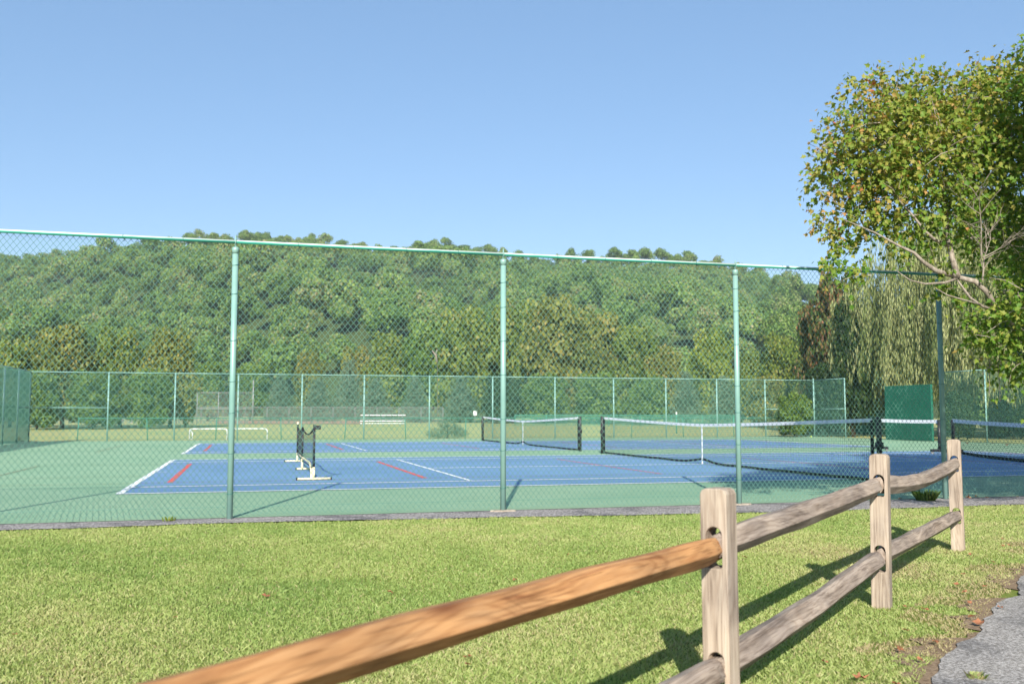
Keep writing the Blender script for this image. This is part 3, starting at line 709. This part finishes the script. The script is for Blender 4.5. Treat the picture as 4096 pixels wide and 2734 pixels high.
T = [  # px, top, depth, half width, kind, variant, label
 (40, 1345, 74, 120, 'olive', 0, 'olive green tree behind the privacy-screened fence, leftmost of the tree line'),
 (250, 1285, 72, 150, 'rust', 1, 'broad bronze-tinged tree second from the left in the tree line'),
 (480, 1290, 74, 120, 'olive', 2, 'rounded olive tree third from the left in the tree line'),
 (680, 1305, 73, 130, 'rust', 3, 'bronze-topped tree just left of the leftmost near fence post'),
 (150, 1470, 66, 110, 'leafy', 2, 'short fresh green tree low at the left behind the far fence'),
 (370, 1480, 68, 120, 'leafy', 0, 'short fresh green tree in front of the olive trees at left'),
 (600, 1470, 70, 110, 'leafy', 1, 'fresh green tree left of the baseball backstop'),
 (830, 1440, 112, 95, 'leafy', 3, 'green tree rising behind the baseball backstop'),
 (1000, 1450, 118, 95, 'leafy', 0, 'green tree right behind the backstop end post'),
 (1120, 1480, 115, 80, 'pine', 'c0', 'blue-green pine right of the backstop'),
 (1235, 1400, 124, 75, 'rust', 1, 'small rust-coloured tree between backstop and pines'),
 (1270, 1500, 112, 90, 'pine', 'c1', 'low blue-green pine above the portable net'),
 (1395, 1425, 118, 90, 'pine', 'c0', 'tall pale pine left of the bleachers'),
 (1430, 1370, 128, 85, 'rust', 2, 'rusty tree at the left shoulder of the central tree group'),
 (1560, 1320, 116, 120, 'olive', 3, 'olive tree left of the bare forked limb in the centre'),
 (1500, 1500, 108, 95, 'pine', 'c1', 'pine directly behind the bleachers'),
 (1720, 1270, 112, 130, 'leafy', 1, 'bright green tree left of the middle fence post'),
 (1660, 1490, 106, 85, 'pine', 'c0', 'pine right of the bleachers'),
 (1840, 1495, 104, 100, 'pine', 'c1', 'pine left of the small white field sign'),
 (1880, 1215, 108, 135, 'olive', 0, 'tall olive tree just left of the middle fence post'),
 (2050, 1175, 110, 130, 'olive', 2, 'tall olive tree right behind the middle fence post'),
 (2010, 1480, 100, 90, 'dark', 3, 'low dark tree behind the far net left end'),
 (2210, 1165, 106, 150, 'rust', 3, 'tallest russet tree in the central group'),
 (2390, 1235, 104, 140, 'rust', 0, 'russet tree sloping down right of the tallest one'),
 (2180, 1490, 98, 110, 'leafy', 1, 'low green tree behind the far net'),
 (2540, 1290, 102, 125, 'olive', 1, 'olive tree on the right slope of the central group'),
 (2400, 1480, 96, 115, 'leafy', 0, 'low green tree behind the gap between the two nets'),
 (2660, 1370, 100, 95, 'rust', 2, 'small russet tree at the right end of the central group'),
 (2600, 1500, 92, 105, 'leafy', 3, 'low green tree behind the near net left half'),
 (2745, 1470, 90, 90, 'pine', 'c0', 'grey-green pine left of the third fence post'),
 (2850, 1310, 94, 110, 'lime', 1, 'yellow-green tree left of the third fence post'),
 (2900, 1490, 86, 95, 'pine', 'c1', 'low pine behind the third fence post'),
 (3020, 1400, 90, 95, 'olive', 3, 'olive tree just right of the third fence post'),
 (3060, 1500, 80, 90, 'rust', 0, 'low brownish tree right of the third fence post'),
 (3130, 1330, 86, 95, 'olive', 0, 'olive tree left of the red autumn tree'),
 (3250, 1370, 82, 90, 'olive', 1, 'olive tree half hidden behind the red autumn tree'),
 (3350, 1035, 60, 120, 'red', 2, 'red autumn tree rising behind the far right court corner'),
 (3260, 1200, 62, 80, 'red', 1, 'lower red and green autumn tree left of the tall red one'),
 (3410, 1190, 51, 105, 'dark', 3, 'dense green tree darkened for the deep shade behind the far corner post'),  # this dark foliage and the next stand in for deep corner shade
 (3310, 1440, 52, 100, 'dark', 0, 'low tree darkened to stand for the deep shade at the far right corner'),
 (3175, 1560, 50, 80, 'leafy', 2, 'bright yellow-green shrub just behind the far fence corner'),
 (3470, 1545, 58, 70, 'lime', 3, 'yellow-green shrub in the opening left of the practice board'),
 (3620, 1380, 64, 120, 'dark', 1, 'dark tree behind the practice board'),
 (3950, 1400, 70, 160, 'leafy', 1, 'green tree beyond the willow at the right edge'),
 (4230, 1300, 66, 170, 'leafy', 2, 'green tree beyond the willow outside the right edge'),
 (3830, 1560, 44, 80, 'dark', 3, 'low dark bush behind the fence under the willow'),
 (4080, 1540, 46, 110, 'dark', 0, 'low dark bush at the right edge behind the fence'),
]
for t in T: tree(*t[:6], t[6], G1)
# foliage leaning on the left side behind the screen
for k, (x, y, h, kd) in enumerate(((-9.6, 27, 3.2, 'leafy'), (-9.8, 23.5, 3.4, 'olive'))):
    e = empty('broadleaf_tree', (x, y, -.02), label=('bushy green tree close behind the privacy screen at left', 'olive bush behind the nearest part of the privacy screen')[k], cat='tree')
    key = (kd, k); CACHE.setdefault(key, mesh_of('crown', VAR[k], M['f_'+kd])); obj('crown', CACHE[key], e, (0, 0, 0), (0, 0, k), (3.4, 3.4, h)); obj('trunk', TR, e, (0, 0, 0), (0, 0, 0), (2, 2, h))
# low spruce shrub
p = at(1827, 1750, 45.8); d_ = crown(70, 2600, [(-.6, 0, .28, .5, .4, .24), (.1, 0, .45, .5, .4, .34), (.65, 0, .28, .5, .4, .22), (0, 0, .15, 1.0, .5, .16), (-.2, 0, .68, .34, .3, .24), (.5, -.1, .5, .3, .3, .2)], .06, .18, .3, .5)
e = empty('spruce_shrub', (p[0], 32.6, gz(0, 32.6)), label='low spreading blue-green spruce behind the far fence', cat='shrub')
quads('foliage', *d_[:2], M['f_pine'], e, d_[2]); MB().tube([(0, 0, 0), (.05, 0, .5)], [.05, .02], 8).build('stem', M['dbark'], e)
# bare forked limb
p = at(1745, 1440, 100); e = empty('dead_tree', (p[0], p[1], gz(p[0], p[1])), label='pale bare forked trunk showing in front of the central trees', cat='tree')
zt = lambda y: (1660-y)*100/FPX+1.1-gz(p[0], p[1])
MB().tube([(.3, .5, 0), (.2, .4, zt(1448)), (.05, 0, zt(1442)), (-.05, 0, zt(1420)), (-.45, 0, zt(1400))], [.03, .03, .12, .09, .05], 8).build('trunk', M['bark'], e, True)
MB().tube([(-.05, 0, zt(1425)), (0, 0, zt(1405)), (.1, 0, zt(1395))], [.08, .06, .03], 8).build('branch', M['bark'], e, True)
# weed tuft by the fourth post and small plants
def tuft(name, x, y, n, hgt, rad_, lab, mat='leafy'):
    r = np.random.default_rng(int(x*10)); a = r.random(n)*6.283; q = rad_*np.sqrt(r.random(n)); bx, by = np.cos(a)*q*.5, np.sin(a)*q*.5
    L = hgt*(.5+.6*r.random(n)); w = .007+.006*r.random(n); la = a+r.normal(0, .5, n); ln = L*(.3+.6*r.random(n))
    px_, py_ = -np.sin(la)*w, np.cos(la)*w; z0 = np.full(n, -.02)
    V = np.stack([np.c_[bx-px_, by-py_, z0], np.c_[bx+px_, by+py_, z0], np.c_[bx+np.cos(la)*ln*.5+px_, by+np.sin(la)*ln*.5+py_, z0+L*.7], np.c_[bx+np.cos(la)*ln, by+np.sin(la)*ln, z0+L]], 1)
    o = quads(name, V.reshape(-1, 3), np.arange(n*4).reshape(n, 4), M[mat if mat == 'grass' else 'f_'+mat], None, r.random(n)); o.location = (x, y, 0); return tag(o, lab, 'weed')
tuft('weed_tuft', 10.45, -3.80, 300, .15, .22, 'leafy green weed tuft at the foot of the fourth fence post')
tuft('weed_tuft', .98, -3.72, 26, .07, .12, 'tiny yellowish weed at the fence base on the left', 'lime')
p = gnd(3900, 2700); tuft('weed_tuft', p[0], p[1], 40, .04, .07, 'little grass tuft growing through the asphalt path', 'grass')

# ------------------------------------------------------------------ hill and its wood
SIL = [(-1500, 1120), (-600, 1050), (0, 1020), (260, 1012), (470, 965), (690, 940), (760, 924), (1100, 925), (1480, 962), (1560, 990), (1610, 968), (1740, 945), (1980, 985), (2090, 1018), (2250, 1012), (2440, 1000), (2700, 998), (2870, 1040), (3010, 1075), (3230, 1125), (3340, 1200), (3500, 1300), (4096, 1400), (5600, 1450)]
F2h = np.array([math.sin(YAW), math.cos(YAW)]); R2h = np.array([math.cos(YAW), -math.sin(YAW)])
RD = 420.
def ridge(px): return (1660-np.interp(px, *zip(*SIL)))*RD/FPX + 1.1 - 6.6
hr = random.Random(11)
def hz(px, d):
    t = (d-165)/(RD-165); rz = float(ridge(px))
    if t <= 0: return -.5
    s = t*.92+.08*math.sin(t*9+px*.004)*min(1, (1-t)*4) if t < 1 else 1-.5*(t-1)
    s = min(s, 1.0) if t < 1 else s
    return 1.0+(rz-1.0)*s + 2.2*math.sin(px*.006+d*.05)*min(1, t*3)*(1 if t < .95 else 0)
mb = MB(); pxs = list(range(-1500, 5601, 100)); ds = [160]+list(range(175, 480, 12))+[560, 700]
for d in ds:
    for px in pxs:
        q = CAM[:2]+d*(F2h+(px-2048)/FPX*R2h); mb.v.append((q[0], q[1], hz(px, d)))
n_ = len(pxs)
for j in range(len(ds)-1):
    for i in range(n_-1): mb.f.append((j*n_+i, j*n_+i+1, (j+1)*n_+i+1, (j+1)*n_+i))
M['hillsoil'] = surf('hill_undergrowth', [(.04, .06, .016), (.07, .10, .028)], .4, .95)
tag(mb.build('hillside', M['hillsoil'], None, True), kind='structure')
def dome(seed, nb=11):
    r = random.Random(seed); out = []
    for i in range(nb):
        a = i*2.4+r.uniform(-.4, .4); q = r.uniform(.1, .85); z = 1.05-.85*q*q+r.uniform(-.22, .2); s = r.uniform(.2, .38)
        out.append((math.cos(a)*q, math.sin(a)*q, z, s, s, s*.8))
    out.append((0, 0, .8, .5, .5, .5)); return out
HV = [crown(90+i, 2700, dome(i, 17), .053, .8, .15, .3, .5) for i in range(6)]
HM = [mesh_of('hill_crown', v, M['f_hill']) for v in HV]
cand = []
d = 196.
while d < 432:
    sp = 8.0 if d < 385 else 6.2; px = -250 - hr.uniform(0, 100)
    while px < 4300:
        a = px+hr.uniform(-.35, .35)*sp*FPX/d; dd = d+hr.uniform(-3.4, 3.4)
        cand.append((dd, a)); px += sp*FPX/d
    d += 7.6 if d < 385 else 5.0
cand.sort()
def hp(dd, a): q = CAM[:2]+dd*(F2h+(a-2048)/FPX*R2h); return q[0], q[1], hz(a, dd)
vis = [c for c in cand if -60 < c[1] < 3480]
front = set(vis[:292]); nobj = 0; SV = []; SF = []; ST = []; off = 0
for i, (dd, a) in enumerate(cand):
    x, y, z = hp(dd, a); s = hr.choice([hr.uniform(2.8, 4.2), hr.uniform(3.6, 5.2), hr.uniform(4.4, 6)]) if dd < 385 else hr.uniform(3.0, 4.4); hh = s*hr.uniform(.9, 1.25); rz = hr.uniform(0, 6.28)
    if (dd, a) in front:
        o = obj('woodland_tree', HM[i % 6], None, (x, y, z+hr.uniform(.5, 4.5)), (0, 0, rz), (s, s, hh))
        tag(o, 'rounded green tree among the many covering the lower wooded hillside', 'tree', 'woodland trees on the hillside')
    else:
        V, F, t = HV[i % 6]; k = (2000 if dd < 330 else 1600) if -300 < a < 4300 else 300
        ca, sa = math.cos(rz), math.sin(rz); V = V[:k*4]
        SV.append(np.c_[(V[:, 0]*ca-V[:, 1]*sa)*s+x, (V[:, 0]*sa+V[:, 1]*ca)*s+y, V[:, 2]*hh+z+(hr.uniform(.5, 4.5) if dd < 395 else hr.uniform(1.5, 4))].astype(np.float32)); SF.append(F[:k]+off); off += k*4
        ST.append(np.clip(t[:k]+hr.uniform(-.24, .24), 0, 1))
M['hill2'] = leaf('distant_wood_foliage', GR['hill'], .25)
o = quads('distant_woodland', np.concatenate(SV), np.concatenate(SF), M['hill2'], None, np.concatenate(ST))
tag(o, 'dense green woodland covering the upper hillside up to the ridge', 'woodland', kind='stuff')

# ------------------------------------------------------------------ willow
def willow():
    base = at(3990, 1665, 50.5); e = empty('willow_tree', (base[0], base[1], -.02), label='large weeping willow with long hanging yellow-green strands at right', cat='tree')
    MB().tube([(0, 0, 0), (.1, 0, 2.5), (-.1, .1, 4.5), (.2, 0, 7)], [.5, .4, .34, .2], 12).build('trunk', M['dbark'], e, True)
    r = np.random.default_rng(8); V = []; T_ = []
    for i in range(5):
        a = i*1.256+.3; MB().tube([(0, 0, 4+.3*i), (math.cos(a)*1.6, math.sin(a)*1.6, 7.2), (math.cos(a)*3.6, math.sin(a)*3.6, 9.2), (math.cos(a)*5.0, math.sin(a)*5.0, 9.4)], [.2, .15, .09, .04], 8).build('branch', M['dbark'], e, True)
    NS = 1700; nl = 90
    for i in range(NS):
        a = r.random()*6.283; q = math.sqrt(r.random()*.93+.07)
        g_ = int(a*5) % 7
        R_ = 7.1+.7*math.sin(a*3)+.5*math.sin(a*7+1); q = q*R_
        zt = 12.6*math.sqrt(max(.02, 1-(q/(R_*1.12))**2))*1.02+r.normal()*.35+.5*math.sin(a*5)
        zb = 1.5+r.random()*1.6+1.2*max(0, math.sin(a*9))
        if q < R_*.45: zb = 3+r.random()*3
        if zt-zb < 1: continue
        t = r.random(nl); cl = r.normal(0, .16, 2); sway = .25*math.sin(i)
        x = math.cos(a)*(q+(1-t)*.35)+cl[0]+r.normal(0, .085, nl)+sway*t*(1-t); y = math.sin(a)*(q+(1-t)*.35)+cl[1]+r.normal(0, .085, nl); z = zb+(zt-zb)*t
        an = r.random(nl)*6.283; w = .017+.012*r.random(nl); h = .12+.10*r.random(nl); dx, dy = np.cos(an)*w, np.sin(an)*w; ox, oy = np.cos(an+1)*.04, np.sin(an+1)*.04
        V.append(np.stack([np.c_[x, y, z+h], np.c_[x+dx, y+dy, z], np.c_[x+ox, y+oy, z-h], np.c_[x-dx, y-dy, z]], 1)); T_.append(np.clip(.55+.25*r.normal()+.12*r.normal(size=nl), 0, 1))
    V = np.concatenate(V).reshape(-1, 3); T_ = np.concatenate(T_)
    quads('crown', V, np.arange(len(V)).reshape(-1, 4), M['willow'], e, T_)
willow()

# ------------------------------------------------------------------ maple at the right edge
def maple():
    base = np.array([11.9, -6.5, -.02]); e = empty('maple_tree', base, label='large maple leaning over the fence at right, leaves turning orange at the tips', cat='tree')
    L = lambda p: np.asarray(p)-base
    fork = np.array([11.6, -6.3, 2.0])
    MB().tube([(0, 0, 0), L([11.8, -6.4, 1.0]), L(fork), L([11.9, -6.2, 3.6]), L([12.2, -6.1, 5.2])], [.20, .16, .14, .10, .05], 12).build('trunk', M['bark'], e, True)
    # the limb in view
    lim = [fork, at(4090, 1330, 10.3), at(3992, 1247, 9.9), at(3950, 1170, 9.8), at(3900, 1125, 9.8), at(3832, 1108, 9.75)]
    mb = MB(); mb.tube([L(p) for p in lim], [.06, .036, .031, .029, .027, .024], 10)
    up_ = [at(3832, 1108, 9.75), at(3808, 1030, 9.85), at(3800, 985, 9.9), at(3787, 930, 9.95), at(3788, 880, 10), at(3775, 780, 10.1), at(3768, 740, 10.1), at(3790, 680, 10.2), at(3806, 600, 10.3), at(3800, 480, 10.4)]
    mb.tube([L(p) for p in up_], [.030, .028, .026, .026, .022, .020, .016, .012, .010, .006], 8)
    mb.tube([L(p) for p in (at(3800, 985, 9.9), at(3740, 960, 9.8), at(3700, 925, 9.7), at(3650, 860, 9.7), at(3560, 760, 9.8))], [.022, .018, .015, .010, .005], 8)
    mb.tube([L(p) for p in (at(3832, 1108, 9.75), at(3742, 1082, 9.6), at(3690, 1045, 9.55), at(3655, 1010, 9.5), at(3600, 985, 9.5), at(3500, 930, 9.5), at(3380, 880, 9.5))], [.028, .024, .02, .016, .012, .008, .004], 8)
    mb.tube([L(p) for p in (at(3832, 1112, 9.75), at(3780, 1130, 9.6), at(3700, 1135, 9.5), at(3640, 1120, 9.4), at(3590, 1085, 9.4))], [.016, .012, .009, .006, .003], 6)
    mb.tube([L(p) for p in (at(3990, 1245, 9.9), at(3930, 1225, 9.7), at(3880, 1190, 9.6), at(3830, 1120, 9.6))], [.022, .016, .013, .008], 6)
    mb.tube([L(p) for p in (at(3930, 1220, 9.7), at(3860, 1200, 9.5), at(3790, 1180, 9.4), at(3740, 1150, 9.4))], [.010, .008, .006, .003], 6)
    mb.build('branch', M['bark'], e, True)
    r = random.Random(4)
    db = MB()
    def twig(p, d, l, rr, dep):
        pts = [p]; 
        for k in range(4): d = (d+Vector((r.gauss(0, .18), r.gauss(0, .18), r.gauss(.05, .15)))).normalized(); p = p+d*l/4; pts.append(p)
        db.tube(pts, [rr, rr*.85, rr*.7, rr*.5, rr*.3], 5, False)
        if dep > 0:
            for k in (1, 2, 3, 4):
                for _ in range(2 if dep > 1 else 1):
                    twig(pts[k], (d+Vector((r.gauss(0, .6), r.gauss(0, .6), r.gauss(0, .5)))).normalized(), l*.55, rr*.5, dep-1)
    s0 = Vector(L(at(3930, 1120, 9.7)))
    twig(s0, Vector(tuple(RT*.05+UP*1-FW*.2)).normalized(), .42, .010, 2)
    twig(Vector(L(at(3925, 1020, 9.6))), Vector(tuple(RT*.25+UP*.9)).normalized(), .55, .008, 2)
    twig(Vector(L(at(3930, 1030, 9.6))), Vector(tuple(RT*.9+UP*.5)).normalized(), .5, .007, 2)
    db.build('dead_branch', M['bark'], e)
    # px, py, depth, radius, redness, density
    BL = [(3480, 560, 10, .62, .5, 1), (3400, 690, 10, .48, .6, 1), (3345, 620, 10, .26, .6, 1), (3370, 830, 9.9, .32, .8, .9), (3500, 430, 10.1, .42, .6, 1), (3560, 370, 10.2, .28, .6, .9), (3640, 440, 10.3, .5, .5, 1), (3600, 620, 10, .6, .55, 1.1),
          (3740, 600, 10.1, .66, .5, 1.1), (3720, 380, 10.4, .32, .45, .9), (3830, 450, 10.5, .55, .4, 1), (3960, 420, 10.5, .5, .45, 1), (4070, 330, 10.8, .42, .5, 1), (3930, 330, 10.6, .22, .5, .8), (4100, 500, 10.8, .62, .3, 1.1), (3900, 620, 10.3, .62, .35, 1.1), (4040, 700, 10.6, .7, .2, 1.1),
          (3560, 800, 9.9, .5, .6, 1), (3460, 900, 9.9, .32, .3, .7), (3640, 890, 10.1, .36, .1, .8), (3760, 820, 9.9, .42, .25, .9), (3870, 850, 10.0, .42, .25, .8), (3560, 960, 10, .2, .1, .6), (3390, 1010, 9.9, .20, .1, .6), (3330, 930, 9.9, .16, .6, .8), (3440, 1090, 9.7, .12, .1, .5), (3340, 1060, 9.7, .14, .1, .6),
          (3980, 1000, 10.2, .30, .05, .5), (4060, 950, 10.8, .45, 0, .8), (4080, 1160, 10.0, .34, .05, .9), (3960, 1120, 10.1, .2, .05, .5), (4060, 1290, 9.7, .36, .1, 1.2), (4020, 1255, 9.6, .17, .1, 1.3), (4070, 1190, 9.6, .26, .05, 1), (3990, 1360, 9.7, .2, .1, 1), (3880, 1300, 9.9, .12, .1, .6), (4090, 1480, 9.9, .22, 0, .8), (3960, 1330, 10.0, .26, .05, .8), (4080, 1420, 10.0, .34, .0, 1), (3930, 1400, 10.1, .16, .2, .7), (4000, 1460, 10.1, .18, 0, .7), (3740, 1180, 9.8, .16, .1, .5), (3860, 1190, 9.9, .14, .1, .5), (3720, 1030, 9.9, .16, .1, .5),
          (4250, 420, 11.2, 1.0, .3, .8), (4300, 800, 11.3, 1.1, 0, .8), (4330, 1150, 11, .9, 0, .8), (4500, 1000, 12, 1.2, 0, .6), (4420, 250, 11.6, .9, .3, .7), (4600, 600, 12, 1.3, 0, .6), (4250, 1450, 10.8, .6, 0, .7), (4800, 900, 12, 1.3, 0, .5), (4700, 200, 12, 1.2, .2, .6), (3900, 500, 11.6, .8, .2, .8), (4050, 850, 11.8, .8, 0, .9), (3700, 520, 11.2, .6, .3, .8)]
    BL = [(at(*b[:3]), b[3]*.9, b[4], b[5], 560 if b[0] < 4200 else 240) for b in BL]
    for w_ in ((10.8, -10.6, 5.2, 1.5), (9.9, -9.6, 5.6, 1.2), (11.6, -9.4, 4.6, 1.4), (10.2, -8.6, 6.0, 1.1), (12.4, -8.3, 5.6, 1.4), (11.2, -7.6, 6.6, 1.2), (9.4, -10.8, 5.0, .9), (12.2, -10.2, 6.2, 1.3), (10.4, -11.2, 3.9, .9), (11.4, -8.8, 3.4, .8), (13.4, -6.6, 5.4, 1.4), (14, -8.4, 4.6, 1.4), (9.8, -7.1, 4.3, .85), (9.3, -8.7, 5.0, .95), (8.9, -10.3, 5.8, .85), (10.4, -7.4, 3.3, .75), (9.75, -7.2, 3.3, .65), (10.4, -6.0, 3.0, .45), (9.2, -8.9, 4.1, .7), (8.8, -10.4, 5.0, .7)):
        BL.append((np.array(w_[:3]), w_[3], .1, .8, 430))  # unseen crown blobs beyond the frame, added to shade the fence and court
    rr = np.random.default_rng(12); P = []; T_ = []; Dn = []; TW = []
    C0 = at(3950, 900, 10.5)
    for c, R_, red, den, kk in BL:
        ntw = max(8, int(den*R_**2.3*kk))
        for _ in range(ntw):
            v = rr.normal(size=3); v /= np.linalg.norm(v); q = c+v*R_*(.35+.62*rr.random()**.6)
            out = v*.8+(c-C0)*.22/np.linalg.norm(c-C0)+np.array([0, 0, .1])+rr.normal(size=3)*.35; out /= np.linalg.norm(out)
            k = rr.integers(7, 13); ln = .14+.24*rr.random()
            u = rr.random(k)[:, None]; pp = q+out*ln*(u-.4)+rr.normal(size=(k, 3))*.035-np.array([0, 0, 1])*(u*u*.10)
            TW.append((q-out*ln*.6, q, q+out*ln*.6-np.array([0, 0, .06*ln/.3]))) if rr.random() < .22 and kk > 500 else None
            P.append(pp); Dn.append(np.repeat(out[None], k, 0)); outer = np.clip((v@(c-C0)/np.linalg.norm(c-C0))*.5+.3+.3*max(0, v[2]), 0, 1)
            T_.append(np.clip(.17+.36*rr.random(k)+red*(.22+.58*outer*rr.random())+.08*rr.normal(size=k), 0, 1))
    for px, py, d, l_ in ((3900, 240, 10.6, 12), (3905, 300, 10.6, 12), (4000, 225, 10.7, 14), (4085, 195, 10.8, 16), (4040, 250, 10.8, 12), (3520, 295, 10.2, 8), (3500, 330, 10.2, 10), (3640, 300, 10.3, 8), (3700, 290, 10.3, 8), (3800, 270, 10.4, 10), (3860, 300, 10.4, 8), (3270, 580, 10, 10), (3250, 700, 10, 12), (3280, 860, 9.9, 12), (3290, 930, 9.9, 10), (3350, 990, 9.9, 8), (3420, 385, 10, 8), (3460, 340, 10.1, 8), (3290, 1090, 9.6, 8), (3420, 1110, 9.6, 6)):
        q = at(px, py, d); pp = q+rr.normal(size=(l_, 3))*[.05, .05, .08]; P.append(pp); Dn.append(np.repeat(((q-C0)/np.linalg.norm(q-C0))[None], l_, 0)); T_.append(.35+.45*rr.random(l_))
    tw = MB()
    for a_0, a_1, a_2 in TW: tw.tube([L(a_0), L(a_1), L(a_2)], [.0055, .004, .002], 3, False)
    tw.build('twigs', M['bark'], e)['kind'] = 'stuff'
    P = np.concatenate(P)-base; T_ = np.concatenate(T_); Dn = np.concatenate(Dn); n = len(P)
    # leaf: a pointed lobed outline folded along its midrib, hanging
    x_ = np.array([0, .42, .30, .62, .22, 0, -.22, -.62, -.30, -.42]); y_ = np.array([0, .12, .38, .55, .72, 1.25, .72, .55, .38, .12])
    ax = Dn*.5+rr.normal(size=(n, 3))*.55+np.array([0, 0, -.55]); ax /= np.linalg.norm(ax, axis=1)[:, None]
    nn = rr.normal(size=(n, 3))*.6+np.array([-.1, -.45, .75]); nn -= ax*(nn*ax).sum(1)[:, None]; nn /= np.linalg.norm(nn, axis=1)[:, None]
    sx = np.cross(ax, nn); s = (.034+.022*rr.random(n))[:, None]
    V = np.stack([P+(sx*x_[k]+ax*y_[k]+nn*(.28*abs(x_[k])-.10*y_[k]**2))*s for k in range(10)], 1)
    b = np.arange(n)[:, None]*10
    F = np.concatenate([np.stack([b+0, b+1, b+2, b+5], -1)[:, 0], np.stack([b+2, b+3, b+4, b+5], -1)[:, 0], np.stack([b+0, b+5, b+8, b+9], -1)[:, 0], np.stack([b+5, b+6, b+7, b+8], -1)[:, 0]])
    quads('crown', V.reshape(-1, 3), F, M['maple'], e, np.tile(T_, 4))
    print('maple leaves', n)
maple()
# added dark tree beyond the right edge, stands in for the maple's inner shade
def inner_shade_tree():
    base = at(4750, 1665, 15.5); e = empty('broadleaf_tree', (base[0], base[1], -.02), label='dark leafy tree added to stand in for the inner shade of the maple', cat='tree')
    d_ = crown(33, 26000, [(-1.6, 0, 4.2, 1.3, 1.3, 1.2), (-1.9, .5, 2.8, 1.0, 1.0, .9), (-.6, 0, 5.6, 1.6, 1.6, 1.3), (.4, .3, 4, 1.8, 1.8, 1.6), (-1.2, .2, 3.4, 1.4, 1.4, 1.4), (1.4, 0, 5, 1.5, 1.5, 1.4), (0, .4, 2.6, 1.5, 1.5, .9)], .062, .7, .2, .6)
    quads('crown', *d_[:2], M['f_dark'], e, d_[2]); MB().tube([(0, 0, 0), (0, 0, 2), (.1, 0, 5)], [.22, .17, .08], 10).build('trunk', M['dbark'], e, True)
inner_shade_tree()
# ------------------------------------------------------------------ fallen leaves
def leafmesh(seed):
    r = random.Random(seed); m = MB(); n_ = 10
    m.v.append((0, 0, .006))
    for k in range(n_):
        a = 2*math.pi*k/n_; q = .030*(1.25 if k % 2 == 0 else .7)*r.uniform(.8, 1.2); m.v.append((math.cos(a)*q, math.sin(a)*q*.8, r.uniform(.0, .022)))
    m.f = [(0, 1+k, 1+(k+1) % n_) for k in range(n_)]; return as_mesh(m, M['fallen'])
LM = [leafmesh(i) for i in range(5)]
r = random.Random(17); spots = []
for px, py, s in ((1065, 2386, 1.0), (1560, 2370, .9), (3440, 2715, 1.3), (2978, 2230, 1.0), (3300, 2650, .8), (1870, 2660, .7), (2060, 2320, .8), (3625, 2430, .8), (3740, 2570, 1.0), (3885, 2470, 1), (3920, 2495, 1.2), (4000, 2430, .8), (3700, 2440, .9), (3860, 2370, .9), (3940, 2345, .8), (3830, 2340, .9), (3600, 2600, .9), (3590, 2590, .7), (2550, 2370, .7), (2800, 2120, .7), (2270, 2220, .7), (700, 2470, .6), (1870, 2630, .8), (60, 2540, .7), (3970, 2250, .8), (3760, 2110, .9), (3700, 2150, .8)):
    p = gnd(px, py); spots.append((p[0], p[1], s))
for _ in range(26): spots.append((r.uniform(8.8, 13.5), r.uniform(-3.85, -3.6), r.uniform(.8, 1.4)))
for _ in range(10):
    s_ = r.uniform(-1.5, 5); q = P0+PD*s_-PN*r.uniform(.05, .5); spots.append((q[0], q[1], r.uniform(.6, 1.1)))
for _ in range(16): spots.append((r.uniform(29.2, 30.6), r.uniform(9, 20), r.uniform(2, 4)))
for i, (x, y, s) in enumerate(spots):
    zz = .008 if y > -4 else .004
    o = obj('fallen_leaf', LM[i % 5], None, (x, y, zz), (r.uniform(-.3, .3), r.uniform(-.3, .3), r.uniform(0, 6.28)), (s*.75, s*.75, s*.75))
    tag(o, 'small curled reddish-brown fallen leaf lying on the ground', 'fallen leaf', 'fallen leaves scattered on the ground')

# ------------------------------------------------------------------ haze
m = bpy.data.materials.new('haze_air'); m.use_nodes = True; n = m.node_tree.nodes; l = m.node_tree.links
n.remove(n['Principled BSDF']); v = n.new('ShaderNodeVolumePrincipled'); v.inputs['Color'].default_value = (.78, .88, 1, 1); v.inputs['Density'].default_value = .00024
l.new(v.outputs[0], n['Material Output'].inputs['Volume'])
tag(MB().box((0, 150, 60), (960, 800, 64)).build('haze', m), kind='stuff')
